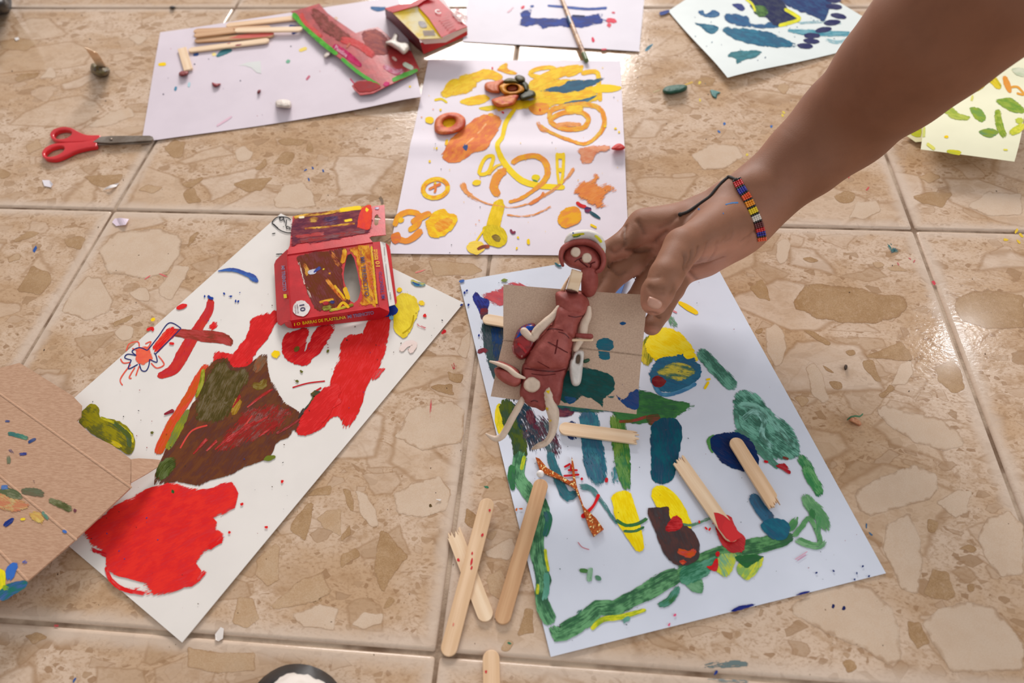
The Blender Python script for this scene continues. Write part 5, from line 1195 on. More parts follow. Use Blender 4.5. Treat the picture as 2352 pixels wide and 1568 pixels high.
FR([(672, 30), (700, 60), (740, 98), (775, 125)], [12, 12, 12, 10], (90, 180, 50), (70, 150, 50), .06); FR([(784, 133), (815, 160), (850, 184), (872, 197)], 9, (80, 170, 60), None, .15); FR([(765, 104), (800, 128), (830, 152)], [14, 16, 10], (196, 24, 96), (176, 20, 80), .04)
FB([(715, 16), (745, 30), (780, 60), (810, 85), (790, 100), (750, 80), (720, 50)], (150, 66, 60), (120, 70, 60), .25, 35); FB([(830, 75), (870, 68), (895, 95), (890, 125), (850, 120)], (130, 44, 48), (170, 90, 80), .15, 20)
FR([(780, 90), (820, 100), (860, 130)], 20, (206, 70, 70), None, .25); FR([(690, 28), (700, 50), (740, 85)], 12, (206, 80, 74), None, .25); FR([(880, 95), (900, 110)], 24, (90, 100, 76), (150, 80, 70), .4)
FR([(900, 185), (930, 172), (960, 160)], [10, 12, 8], (90, 170, 70), None, .1); FR([(880, 150), (910, 165), (930, 160)], [12, 18, 12], (224, 170, 190), (206, 90, 120), .3); FR([(925, 145), (950, 158)], 12, (214, 226, 206), None, .15); FR([(895, 190), (880, 195)], 10, (206, 40, 110), None, .1)
FR([(900, 130), (912, 140)], 8, (226, 190, 180), None, .3); FR([(795, 110), (805, 98)], 6, (200, 110, 90), None, .2); FB([(812, 190), (850, 186), (875, 200), (830, 212)], (150, 46, 50), (170, 60, 60), .1)
lettering(FS, 'Plastilina', [(768, 112), (795, 132), (799, 124), (772, 103)], (236, 190, 210), fb, .0015)
FR([(776, 44), (768, 40)], 7, (226, 196, 176))

# ------------------------------------------------------------------ clay lumps, crumbs and scraps
def lump(name, label, cat, pts, t, c, S=FLOOR, off=0.0, rp=6, rough=.0012, group=None, d=18, **kw):
    o = pillow(S, pts, t, CLAY(c, d), None, off, rp, rough, 260, name, **kw)
    return tag(o, label, cat, group)
SD = D1.S
lump('clay_lump', 'white kneaded clay lump between the two red boxes', 'clay', k2((305,292),(345,268),(368,228),(395,245),(392,285),(455,292),(468,335),(432,374),(395,350),(350,322)), .013, (232, 224, 214), SD, .010, 8)
lump('clay_lump', 'off white clay lump near the lower edge of the lavender sheet', 'clay', k1((1900,700),(1930,685),(1990,690),(2008,715),(2000,745),(1940,742),(1905,735)), .009, (224, 212, 202), SD, .0008, 7)
lump('clay_crumb', 'red clay crumb in the middle of the lavender sheet', 'clay', k1((1460,568),(1490,575),(1522,575),(1505,592),(1475,598)), .003, (150, 40, 50), SD, .0008, 4, group='clay crumbs on the lavender sheet')
lump('clay_crumb', 'small dark red clay crumb left of the white lump', 'clay', k1((1772,632),(1782,618),(1798,620),(1788,640),(1775,645)), .003, (130, 36, 50), SD, .0008, 3, group='clay crumbs on the lavender sheet')
lump('clay_crumb', 'red clay crumb under the short leaning stick', 'clay', k1((1232,505),(1255,488),(1295,490),(1290,515),(1245,525)), .005, (140, 50, 52), SD, .0008, 4, group='clay crumbs on the lavender sheet')
lump('clay_crumb', 'tiny white clay crumb beside the green box edge', 'clay', k1((2230,385),(2250,355),(2280,352),(2275,380),(2245,400)), .004, (226, 212, 202), SD, .0008, 3, group='clay crumbs on the lavender sheet')
o = slab(Flat(lambda x, y: .0016+.006*max(0, math.sin(x*70+.5))), k1((1645,452),(1700,430),(1795,420),(1800,505),(1770,500),(1730,465),(1690,452)), .0003, PAPER((214, 216, 214)), None, 0, name='torn_paper', grid=6, step=6)
tag(o, 'torn grey paper flap lying on the lavender sheet', 'paper scrap', 'torn paper scraps')
for lab, pts, c in (('white paper scrap on the floor below the scissors', k1((290,1240),(340,1240),(365,1268),(350,1290),(305,1280)), (232, 226, 232)), ('ragged white paper scrap near the grout crossing', k1((708,1308),(760,1275),(820,1260),(800,1285),(740,1300)), (224, 216, 214)),
                    ('pinkish paper scrap below the horizontal grout line', k1((772,1530),(790,1505),(830,1500),(888,1508),(865,1548),(800,1556)), (226, 208, 222)), ('tiny white paper scrap at the far left floor', k1((98,262),(125,255),(133,270),(110,280)), (236, 230, 226)),
                    ('white flake on the grout line right of the red card corner', k7((1485,1270),(1482,1230),(1520,1180),(1542,1190),(1535,1260),(1505,1278)), (228, 220, 214)), ('tiny silver foil scrap by the left stick', k8((648,300),(690,300),(680,312)), (226, 220, 214))):
    o = slab(Flat(lambda x, y: .0006+.0022*max(0, math.sin(x*230+y*170))), pts, .0003, PAPER(c), None, 0, name='paper_scrap', grid=5, step=4)
    tag(o, lab, 'paper scrap', 'torn paper scraps')
# olive clay blob with a stick standing in it
oc = thing('clay_blob', 'olive clay blob with a broken stick standing in it, upper left floor', 'clay', at(230, 165))
pillow(FLOOR, k1((625,455),(640,435),(690,445),(730,455),(757,480),(745,515),(700,530),(650,515),(628,490)), .016, m_plain('olive_clay', (104, 92, 52), .45, (60, 44, 30), 110, 500, .5, .0008, lo=.4, hi=.6), oc, 0, 12, .002, 240, 'clay_base')
st = tube3([at(233, 152, .012), at(214, 122, .034), at(204, 114, .044)], [.0048, .005, .0046], WOOD, oc, flat=.22, up=Vector((.3, -.8, .5)), name='stick', ns=14)
o = lump('clay_lump', 'dark green clay pellet on the floor left of the forearm', 'clay', k2((2215,630),(2225,605),(2260,590),(2330,582),(2380,590),(2375,620),(2330,640),(2250,650)), .008, (26, 88, 72), rp=8, rough=.0005)
# clay flower and ring on the yellow painting
fl = thing('clay_flower', 'orange, red and olive clay flower stuck on the yellow painting', 'clay', at(1165, 205))
SA = A.S
pillow(SA, k2((985,600),(1000,568),(1060,558),(1110,548),(1120,570),(1090,600),(1090,640),(1040,640),(1000,625)), .005, CLAY((206, 106, 54)), fl, .0012, 8, .001, name='petal')
pillow(SA, k2((1085,600),(1120,572),(1200,570),(1260,600),(1260,632),(1200,652),(1120,650)), .008, CLAY((222, 150, 30), 30), fl, .0012, 7, .001, holes=[k2((1140,600),(1170,585),(1210,592),(1215,620),(1180,630),(1145,625))], name='ring')
pillow(SA, k2((1140,600),(1170,585),(1210,592),(1215,620),(1180,630),(1145,625)), .003, CLAY((150, 70, 30)), fl, .0012, 5, .0006, name='centre')
pillow(SA, k2((1035,690),(1060,675),(1140,650),(1180,640),(1225,655),(1210,690),(1180,725),(1090,738),(1050,720)), .007, m_plain('red_orange_clay', (196, 72, 40), .65, (216, 130, 50), 120, 500, .4, .0006), fl, .0012, 7, .0012, name='petal')
pillow(SA, k2((1195,530),(1220,515),(1260,530),(1265,558),(1235,568),(1205,560)), .008, CLAY((84, 78, 50), 30), fl, .0012, 7, .0008, name='bead')
pillow(SA, k2((1240,570),(1262,560),(1290,585),(1285,630),(1258,620)), .008, CLAY((76, 78, 54), 30), fl, .0012, 7, .0008, name='bead')
pillow(SA, k2((1228,670),(1240,645),(1290,620),(1330,630),(1338,660),(1300,680),(1245,692)), .009, CLAY((64, 66, 42), 26), fl, .0012, 8, .0008, name='bead')
pillow(SA, k2((1115,560),(1150,538),(1200,545),(1230,575),(1190,572),(1140,575)), .007, CLAY((110, 100, 40), 40), fl, .0012, 6, .001, name='petal')
tag(pillow(SA, k2((640,880),(655,815),(720,778),(800,778),(852,815),(850,870),(800,910),(720,928),(660,918)), .0045, m_plain('orange_clay', (216, 116, 60), .65, (196, 76, 44), 110, 500, .4, .0006), None, .0012, 9, .0008, 240, 'clay_ring', holes=[k2((700,845),(725,820),(775,818),(785,845),(750,875),(712,872))]), 'orange clay ring stuck on the left of the yellow painting', 'clay')
tag(pillow(SA, k2((1860,1025),(1890,995),(1920,988),(1952,1010),(1945,1030),(1900,1035)), .005, CLAY((206, 40, 36)), None, .0022, 5, .0006, 240, 'clay_lump'), 'red clay pellet at the right edge of the yellow painting', 'clay')
# glitter Y and pearl
S7 = B7.S
o = slab(S7, k8((1338,10),(1365,20),(1420,85),(1500,130),(1575,175),(1598,170),(1585,60),(1588,5),(1602,60),(1612,150),(1620,200),(1645,280),(1670,350),(1700,380),(1755,430),(1808,505),(1738,556),(1700,480),(1675,400),(1650,320),(1615,235),(1590,212),(1500,160),(1420,130),(1370,105)), .0018, GLITTER, None, .0008, name='glitter_foam_piece', grid=6, step=6)
tag(o, 'orange glitter foam piece shaped like a Y on the painting', 'foam')
def ball(name, c, r, mat, parent=None, seg=14):
    vs, fs = [], []
    for i in range(seg+1):
        a = math.pi*i/seg
        for k in range(seg*2): b = math.pi*k/seg; vs.append(c+Vector((r*math.sin(a)*math.cos(b), r*math.sin(a)*math.sin(b), r*math.cos(a))))
    n = seg*2
    for i in range(seg):
        for k in range(n): fs.append((i*n+k, (i+1)*n+k, (i+1)*n+(k+1) % n, i*n+(k+1) % n))
    return mk(name, vs, fs, mat, parent)
tag(ball('pearl_bead', S7.pt(1241, 1088, .0032), .0026, m_plain('pearl', (236, 228, 224), .18, None, 60, 400, 0, coat=.6)), 'small white pearl bead by the glitter foam', 'bead')
# pencil shaving, seed, small dark specks
ps = thing('pencil_shaving', 'curled pencil shaving with green edge on the right floor', 'shaving', at(1963, 967))
pillow(FLOOR, k6((1145,1325),(1165,1300),(1210,1320),(1232,1350),(1215,1365),(1180,1345)), .005, m_plain('shaving_wood', (206, 150, 110), .6, (180, 110, 80), 200, 500, .4, .0005), ps, 0, 4, .001, name='wood_curl')
tube(FLOOR, k6((1135,1322),(1160,1302),(1190,1296),(1220,1300),(1240,1282)), [.4, .6, .6, .6, .4], flatmat('pencil_green', (70, 120, 84)), ps, off_mm=[2, 4.5, 5, 5, 5], name='painted_rim')
lump('seed', 'tiny dark seed on the right floor tile', 'seed', k6((1112,960),(1120,942),(1135,948),(1132,972),(1118,980)), .003, (70, 52, 40), rp=3, rough=0)
lump('pebble', 'tiny dark pebble on the far left floor', 'pebble', k1((1168,48),(1185,40),(1207,45),(1200,58),(1178,60)), .004, (50, 40, 36), rp=3, rough=0)
# paint and dirt marks on the floor
fs_ = spots([(702,390),(718,385),(742,392),(709,412)], (60, 90, 150), (4, 2)) + spots([(1664,284),(1651,302),(1772,290)], (70, 110, 170), (4, 3)) + spots([(1798,265),(1716,355),(1800,258),(1608,230),(1607,190)], (220, 196, 90), (4, 3)) + spots([(1950,405),(1993,433)], (206, 90, 90), (6, 1.6)) + \
      spots([(80,572)], (50, 90, 160), (8, 3.5)) + spots([(1914,1392),(1938,1396)], (34, 40, 90), (5, 4)) + spots([(1645,1544)], (40, 60, 130), (7, 4)) + spots([(171,1561)], (60, 90, 150), (7, 2.5)) + spots([(375,632),(340,636)], (220, 110, 110), (10, 1.6)) + spots([(2145,650)], (206, 80, 90), (6, 4)) + \
      spots([(965,623)], (226, 130, 120), (12, 1.6)) + spots([(130,1437)], (180, 80, 80), (6, 3)) + spots([(1117,1118),(1170,1477)], (60, 120, 90), (5, 2.5)) + spots([(989,1161),(1098,1270)], (90, 70, 40), (3.5, 3.5)) + spots([(2000,1226),(1990,1207)], (80, 110, 140), (6, 2)) + spots([(2310,550),(2340,555),(2346,540),(2335,530)], (226, 190, 60), (6, 3)) + \
      spots([(2063,606),(2090,594),(2100,600)], (200, 110, 110), (4, 1.4)) + spots([(1620,192)], (60, 110, 120), (1, 1)) + spots([(1490,110),(1492,107)], (100, 150, 170), (9, 3)) + rspots(190, (0, 20, 2352, 1560), [(90, 66, 48), (110, 84, 60), (70, 56, 48)], .5, 1.7, 77)
o = splatter(FLOOR, fs_, floor, .00016, 'floor_specks')
for pts, w, a, d in (([(2040,558),(2052,575),(2066,570)], 15, (70, 120, 120), .5), ([(2045,580),(2060,570)], 8, (60, 110, 130), .45), ([(1615,1530),(1660,1525),(1720,1524)], [10, 22, 16], (110, 126, 126), .5), ([(1620,1560),(1720,1566)], 12, (130, 140, 140), .5), ([(1040,830),(1046,850)], 12, (190, 60, 70), .5), ([(990,915),(988,960)], [5, 4], (200, 90, 90), .45), ([(1632,212),(1652,213)], 7, (80, 130, 130), .05), ([(1640,210),(1645,226)], [11, 5], (80, 130, 130), .1), ([(880,470),(872,450)], 10, (120, 100, 80), .4), ([(1500,212),(1516,206)], 4, (190, 170, 130), .2), ([(1572,195),(1592,188)], [3, 6], (206, 170, 90), .1), ([(2316,300),(2310,320)], 6, (226, 206, 110), .4), ([(878,560),(905,540),(915,522)], 3, (150, 120, 90), .3)):
    ribbon(FLOOR, pts, w, a, None, d, floor, .00014, name='paint_smudge')
lump('clay_crumb', 'small teal clay crumb on the floor right of the green pellet', 'clay', k3((190,620),(230,625),(262,638),(240,650),(232,675),(205,665)), .0015, (80, 134, 130), rp=3, rough=0)

# ------------------------------------------------------------------ shoes at the frame edge
sh = thing('shoe', 'white toed shoe with a black rubber rim at the bottom edge', 'shoe', at(690, 1640))
so = [(560, 1640), (590, 1570), (640, 1532), (690, 1524), (735, 1536), (775, 1568), (815, 1640), (840, 1780), (850, 1950), (760, 2080), (620, 2080), (540, 1950), (540, 1780)]
pillow(FLOOR, so, .020, BLACKRUBBER, sh, 0, 10, 0, name='sole', grid=26)
so2 = [(575, 1660), (605, 1590), (645, 1552), (690, 1544), (730, 1556), (762, 1585), (800, 1650), (825, 1780), (835, 1950), (750, 2060), (630, 2060), (555, 1950), (555, 1790)]
pillow(FLOOR, so2, .050, WHITERUBBER, sh, .012, 110, .0006, name='upper', grid=20)
tag(pillow(FLOOR, [(-120, -90), (-40, -110), (10, -60), (26, -5), (24, 22), (8, 32), (-40, 40), (-120, 20)], .045, BLACKRUBBER, None, 0, 30, .001, 200, 'dark_shoe', grid=12), 'black shoe tip in the upper left corner', 'shoe')
# ------------------------------------------------------------------ the clay figure on its card
CP = Plane(at(1156, 653, .074), at(1488, 678, .072), at(1127, 910, .036))
kf = lambda *p: K(1080, 500, 2.85, p)
fg = thing('clay_figure', 'red-brown clay figure with round eyes on a grey card held in the hand', 'figure', at(1330, 850))
card = slab(CP, [(1156, 653), (1280, 663), (1400, 672), (1488, 677), (1481, 745), (1474, 815), (1468, 880), (1462, 951), (1350, 938), (1240, 925), (1127, 910), (1142, 840), (1156, 780)], .0009, GREYCARD, fg, -.0009, name='card', grid=24, step=20)
FOLD = m_plain('card_crease', (176, 150, 128), .8, (150, 126, 106), 500, 900, .2, .0003)
for a, b in (((1156, 781), (1262, 792)), ((1330, 799), (1474, 816))):
    tube3([CP.pt(a[0]+(b[0]-a[0])*q, a[1]+(b[1]-a[1])*q, .0001) for q in (0, .5, 1)], [.00045]*3, FOLD, card, flat=.5, up=CP.n, name='card_crease', step=.01)
def GB(pts, ca, cb=None, dry=0.0, ang=0): return blob(CP, kf(*pts), ca, cb, dry, ang, card, lay('fg', .0001))
GB([(840,795),(880,785),(930,800),(940,850),(915,870),(915,920),(880,928),(840,915),(838,880),(825,825)], (30, 90, 110), (40, 106, 124), .1)
GB([(978,690),(1000,680),(1022,690),(998,703)], (30, 80, 130))
GB([(600,1020),(700,985),(760,970),(800,990),(880,1010),(935,1050),(945,1120),(905,1160),(872,1190),(866,1242),(820,1195),(740,1170),(690,1200),(650,1217),(590,1195),(560,1150)], (22, 66, 62), (34, 86, 84), .0, 20)
GB([(952,1160),(1000,1185),(1040,1150),(993,1088),(1050,1138),(1098,1125),(1104,1235),(1065,1255),(1005,1225)], (36, 60, 116), (40, 76, 130), .05, 40)
GB([(620,1170),(690,1180),(680,1210),(640,1214)], (30, 76, 116), None, .05)
GB([(880,1165),(950,1165),(930,1185)], (40, 90, 90), None, .5)
RC = CLAY((164, 82, 74), 20, .6); RC2 = CLAY((152, 70, 64), 20, .6); CRM = CLAY((222, 200, 180), 14); WHT = CLAY((222, 216, 210), 14)
GRO = flatmat('clay_groove', (76, 26, 26), .7)
HC = K
# torso in three kneaded pieces
sk = pillow(CP, kf((352,950),(480,940),(640,940),(614,1060),(606,1110),(600,1150),(582,1222),(545,1228),(510,1240),(476,1266),(430,1244),(390,1235),(345,1195),(324,1150),(334,1080)), .0085, RC2, fg, 0, 9, .0009, 260, 'skirt')
be = pillow(CP, kf((495,725),(520,690),(620,680),(700,700),(692,745),(680,800),(668,880),(662,930),(640,985),(610,1005),(480,1010),(356,995),(352,960),(365,915),(385,865),(430,800)), .0150, RC, fg, 0, 22, .0007, 220, 'belly', bulge=.25)
ne = pillow(CP, kf((562,580),(650,560),(745,610),(740,660),(712,710),(690,790),(600,790),(510,770),(500,740),(530,690)), .0142, RC, fg, 0, 16, .0007, 220, 'chest', bulge=.2)
ch = pillow(CP, kf((562,490),(610,478),(660,474),(735,492),(775,540),(778,590),(752,645),(690,668),(610,655),(570,600),(560,545)), .0145, RC, fg, 0, 24, .0006, 200, 'shoulder', bulge=.25)
BS = Solid([sk, be, ne, ch], CP)
for pts, w in (([(572,795),(566,840),(556,892)], 3.4), ([(508,812),(570,845),(640,884)], 2.8), ([(575,745),(620,760),(650,790)], 2.2), ([(498,735),(540,725),(610,738)], 2.4), ([(355,985),(460,1000),(560,1005),(625,990)], 3.4), ([(400,1020),(480,1030),(560,1022)], 2.0), ([(640,640),(690,650),(740,640)], 2.2), ([(395,1205),(420,1195),(445,1205)], 3), ([(440,940),(520,985)], 1.6)):
    ribbon(BS, kf(*pts), w, (84, 30, 30), (96, 36, 36), .12, fg, .0002, name='groove')
# head
hoff = .004
HN = Plane(CP.pt(1340, 600, hoff), CP.pt(1380, 600, hoff), CP.pt(1340, 560, hoff))
nk = tube3([HN.pt(*kf((778, 365))[0], .004), HN.pt(*kf((782, 430))[0], .001), HN.pt(*kf((776, 470))[0], -.002)], [.0058, .0058, .0052], RC, fg, name='neck_lump', rough=.04)
pillow(HN, kf((665,334),(742,356),(722,430),(706,488),(630,466),(648,400)), .0016, WOOD2, fg, .0065, 3, .0001, name='neck_stick', smooth=False)
pillow(HN, kf((655,372),(640,420),(620,480),(588,476),(620,420)), .0018, WOOD, fg, -.0025, 3, .0001, name='neck_stick', smooth=False)
pillow(CP, kf((625,470),(650,465),(700,478),(705,490),(650,490)), .0145, CLAY((90, 40, 30)), fg, .001, 5, .0008, name='dark_clay')
hd = pillow(HN, kf((602,268),(616,208),(668,172),(745,166),(815,192),(858,245),(868,305),(842,354),(775,362),(705,338),(652,322),(620,296)), .0100, RC, fg, 0, 22, .0005, 200, 'head', bulge=.1)
hw = [(606,312),(594,262),(608,205),(668,168),(752,160),(822,186),(866,240),(872,300),(850,345),(826,356)]
tube(HN, kf(*hw), [1.0, 1.6, 2.0, 2.0, 2.0, 2.0, 1.9, 1.7, 1.5, 1.2], RC, fg, off_mm=[5, 6, 7.5, 8, 8, 8, 7.5, 7, 6.5, 6.5], name='hood', flat=2.2, rough=.04)
cw = [(636,158),(662,128),(728,116),(795,120),(842,152),(864,205),(868,245)]
cap = tube(HN, kf(*cw), [2.2, 3.2, 3.5, 3.5, 3.4, 2.6, 1.2], WHT, fg, off_mm=[7, 7, 7, 7, 7, 6.5, 6.5], name='cap', flat=1.8, rough=.04)
HS = Solid([cap, hd], HN)
for pts, w, c in (([(665,118),(720,108),(750,104)], 6, (190, 180, 30)), ([(672,124),(700,122),(725,112)], 4, (70, 110, 60)), ([(815,115),(840,135),(862,165)], 7, (214, 206, 40)), ([(866,200),(872,235)], 4, (206, 200, 60)), ([(668,98),(680,98)], 5, (50, 80, 130))):
    ribbon(HS, kf(*pts), w, c, None, .15, cap, .0003, name='paint_smear')
for x, y, r in ((690, 225, 33), (763, 263, 33)):
    cx, cy = kf((x, y))[0]
    pillow(HN, ell(cx, cy, r/2.85, r/2.85*1.02, 14, 0, .03), .0022, CRM, hd, .0098, 3.5, .0002, name='eye')
for pts, w in (([(682,290),(705,272),(735,262)], 2.4), ([(712,270),(725,288),(755,312),(778,332)], 2.6), ([(778,332),(790,318),(792,300),(820,288)], 2.6), ([(770,296),(792,302)], 2)):
    ribbon(HS, kf(*pts), w, (80, 28, 28), None, .0, hd, .0003, name='mouth_line')
# arms
tube(CP, kf((578,588),(545,640),(490,690),(440,740),(412,785),(388,778),(352,742)), [1.7, 2.5, 2.9, 3.1, 3.1, 2.6, 2.6], CRM, fg, off_mm=[7, 8, 8.5, 8, 7.5, 8, 9], name='arm', rough=.05, flat=.9)
tube(CP, kf((778,590),(772,640),(748,690),(738,755)), [1.5, 2.4, 3.0, 2.8], CRM, fg, off_mm=[6, 6, 6, 6], name='arm', rough=.05, flat=.8)
tube(CP, kf((735,770),(715,810),(690,862)), [2.6, 2.4, 1.8], CRM, fg, off_mm=[5, 5, 5], name='forearm', rough=.05, flat=.8)
tube(CP, kf((698,768),(750,774),(788,776)), [1.4, 1.7, 1.8], RC2, fg, off_mm=[8, 8.5, 8.5], name='wrist_band', rough=.05)
tube(CP, kf((672,800),(740,798),(796,798)), [1.0, 1.0, 1.0], WOOD2, fg, off_mm=[6.5, 6.5, 6.5], name='small_stick', flat=.6)
pillow(CP, kf((676,890),(700,866),(735,868),(745,895),(738,970),(724,1075),(695,1102),(664,1085),(648,1000),(650,940),(668,915)), .0085, WHT, fg, .0008, 7, .0006, 260, 'hand_loop', holes=[kf((700,905),(714,900),(718,925),(710,952),(694,945))])
pillow(CP, kf((742,930),(775,920),(783,935),(760,950),(742,948)), .003, CLAY((40, 84, 60)), fg, .0, 4, .0003, name='green_crumb')
# painter's palette lump
pl = pillow(CP, kf((425,695),(370,695),(315,730),(285,800),(274,860),(300,910),(340,930),(395,890),(430,820),(430,760)), .0075, m_plain('dark_red_paint', (110, 24, 30), .25, (160, 36, 40), 130, 500, .3, .0006), fg, 0, 9, .0008, 240, 'palette')
PS = Solid([pl], CP)
blob(PS, kf((425,700),(370,698),(318,732),(292,790),(330,770),(380,740),(420,735)), (24, 60, 140), (30, 80, 170), .02, -40, pl, .0003)
ribbon(PS, kf((278,830),(284,880),(300,905)), 3, (214, 206, 206), (200, 60, 60), .4, pl, .0004); ribbon(PS, kf((340,728),(352,716)), 5, (214, 190, 190), (200, 80, 90), .3, pl, .0004)
ribbon(PS, kf((310,820),(350,860),(370,890)), 8, (170, 30, 36), None, .2, pl, .0004); ribbon(PS, kf((330,912),(350,900)), 6, (206, 150, 140), None, .4, pl, .0004)
# small folded creature at the left
pillow(CP, kf((150,945),(200,938),(270,965),(320,1000),(318,1035),(260,1010),(190,975)), .0085, RC, fg, .001, 7, .0008, name='folded_leaf')
pillow(CP, kf((160,985),(215,982),(285,1010),(338,1042),(332,1085),(290,1106),(225,1082),(170,1035)), .0105, RC, fg, .0, 9, .0009, name='folded_leaf')
tube(CP, kf((130,940),(180,955),(250,988),(300,1028),(356,1048)), [.7, 1.3, 1.7, 1.8, .8], CRM, fg, off_mm=[8, 9.5, 10, 10, 9], name='leaf_vein', rough=.05)
cx, cy = kf((403, 1093))[0]
pillow(CP, ell(cx, cy, 19.5, 18, 14, 0, .04), .0035, CRM, fg, .0078, 5, .0004, name='button')
# legs
LGS = [(345,1185),(318,1235),(270,1320),(230,1395),(200,1435),(155,1445),(105,1415)]
tube(CP, kf(*LGS), [2.0, 2.3, 2.3, 2.3, 2.3, 1.9, .7], CRM, fg, off_mm=[3.5, 3, 2, 1, 0, 0, 1], name='leg', rough=.05)
lg = pillow(CP, kf((520,1098),(545,1150),(560,1210),(582,1265),(577,1350),(552,1430),(505,1490),(430,1516),(398,1512),(440,1475),(488,1450),(514,1390),(510,1310),(490,1240),(474,1160),(496,1112)), .0050, CRM, fg, .0055, 8, .0006, 260, 'leg', top=lambda x, y: 1.0)
LS = Solid([lg], CP)
for pts, w in (([(505,1115),(515,1150)], 12), ([(488,1165),(500,1180)], 10), ([(495,1240),(510,1260)], 9), ([(515,1320),(530,1335)], 9)):
    ribbon(LS, kf(*pts), w, (232, 200, 30), None, .15, lg, .0003, name='paint_smear')

# ------------------------------------------------------------------ the hand and forearm: one continuous skin
def sdf_mesh(build, lo, hi, h):
    n = [int((hi[i]-lo[i])/h)+2 for i in range(3)]
    ax = [np.arange(n[i], dtype=np.float32)*h + lo[i] for i in range(3)]
    def cone(a, b, ra, rb, flat=None, fs=1.0):
        """returns slices and distances of a tapered capsule in its own box; flat squashes it along a direction"""
        a = np.array(a, np.float32); b = np.array(b, np.float32); m = max(ra, rb)+.02
        sl = []
        for i in range(3):
            i0 = max(0, int((min(a[i], b[i])-m-lo[i])/h)); i1 = min(n[i], int((max(a[i], b[i])+m-lo[i])/h)+2); sl.append(slice(i0, max(i0+1, i1)))
        X, Y, Z = np.meshgrid(ax[0][sl[0]], ax[1][sl[1]], ax[2][sl[2]], indexing='ij')
        ba = b-a; L = float(ba@ba)+1e-12
        px, py, pz = X-a[0], Y-a[1], Z-a[2]
        t = np.clip((px*ba[0]+py*ba[1]+pz*ba[2])/L, 0, 1)
        qx, qy, qz = px-ba[0]*t, py-ba[1]*t, pz-ba[2]*t
        d2 = qx*qx+qy*qy+qz*qz
        if flat is not None:
            s = qx*flat[0]+qy*flat[1]+qz*flat[2]; d2 = d2+(fs*fs-1)*s*s
        return tuple(sl), np.sqrt(d2)-(ra+(rb-ra)*t)
    D = build(cone, n)
    return nets(D, lo, h)
def smin(a, b, k):
    q = np.clip(.5+.5*(b-a)/k, 0, 1)
    return b+(a-b)*q-k*q*(1-q)
def nets(D, lo, h):
    S = D < 0; nx, ny, nz = D.shape
    cnt = np.zeros((nx-1, ny-1, nz-1), np.uint8)
    for i in (0, 1):
        for j in (0, 1):
            for k in (0, 1): cnt += S[i:nx-1+i, j:ny-1+j, k:nz-1+k]
    act = (cnt > 0) & (cnt < 8)
    I = np.argwhere(act); idx = -np.ones(act.shape, np.int32); idx[act] = np.arange(len(I))
    acc = np.zeros((len(I), 3)); num = np.zeros(len(I))
    cs = [(i, j, k) for i in (0, 1) for j in (0, 1) for k in (0, 1)]
    val = {c: D[I[:, 0]+c[0], I[:, 1]+c[1], I[:, 2]+c[2]] for c in cs}
    for c in cs:
        for d in range(3):
            if c[d] == 0:
                e = list(c); e[d] = 1; e = tuple(e); a, b = val[c], val[e]
                m = (a < 0) != (b < 0); t = np.where(m, a/(a-b+1e-20), 0)
                p = np.tile(np.array(c, float), (len(I), 1)); p[:, d] = t
                acc[m] += p[m]; num[m] += 1
    V = (I+acc/num[:, None])*h+np.array(lo)
    F = []
    for d in range(3):
        u, v = [(1, 2), (2, 0), (0, 1)][d]
        sl0 = [slice(None)]*3; sl1 = [slice(None)]*3; sl0[d] = slice(0, D.shape[d]-1); sl1[d] = slice(1, D.shape[d])
        a, b = S[tuple(sl0)], S[tuple(sl1)]
        E_ = np.argwhere(a != b); E_ = E_[(E_[:, u] > 0) & (E_[:, v] > 0) & (E_[:, u] < D.shape[u]-1) & (E_[:, v] < D.shape[v]-1)]
        s = a[tuple(E_.T)]
        def cell(du, dv):
            c = E_.copy(); c[:, u] += du; c[:, v] += dv; return idx[tuple(c.T)]
        q = np.stack([cell(-1, -1), cell(0, -1), cell(0, 0), cell(-1, 0)], 1)
        q[~s] = q[~s][:, ::-1]; F.append(q)
    return V, np.concatenate(F)
def Z(px, py, z): return np.array(at(px, py, z))
WR = Z(1728, 466, .072)
ARM = [(Z(1722, 472, .070), .0225), (Z(1768, 432, .076), .0232), (Z(1850, 362, .092), .0272), (Z(1940, 282, .112), .0325), (Z(2062, 164, .158), .0372), (Z(2150, 78, .190), .0400), (Z(2280, -40, .222), .0420), (Z(2420, -170, .25), .0430)]
_d = ARM[-1][0]-ARM[-3][0]; _d /= np.linalg.norm(_d)
ARM += [(ARM[-1][0]+_d*.07, .0440), (ARM[-1][0]+_d*.15+np.array((.01, .02, .02)), .0470)]
TH = [(Z(1668, 520, .078), .0150), (Z(1568, 566, .090), .0125), (Z(1530, 632, .090), .0108), (Z(1510, 672, .0865), .0103), (Z(1503, 693, .0845), .0088)]
IX = [(Z(1478, 520, .062), .0112), (Z(1426, 566, .060), .0094), (Z(1382, 585, .055), .0082), (Z(1360, 640, .052), .0075)]
MD = [(Z(1500, 548, .050), .0112), (Z(1450, 604, .048), .0096), (Z(1402, 642, .047), .0086), (Z(1372, 690, .046), .0078)]
RG = [(Z(1530, 580, .042), .0108), (Z(1492, 640, .038), .0092), (Z(1462, 690, .040), .0080), (Z(1440, 730, .041), .0072)]
PK = [(Z(1578, 606, .034), .0098), (Z(1546, 664, .034), .0082), (Z(1517, 716, .037), .0074), (Z(1497, 748, .038), .0069)]
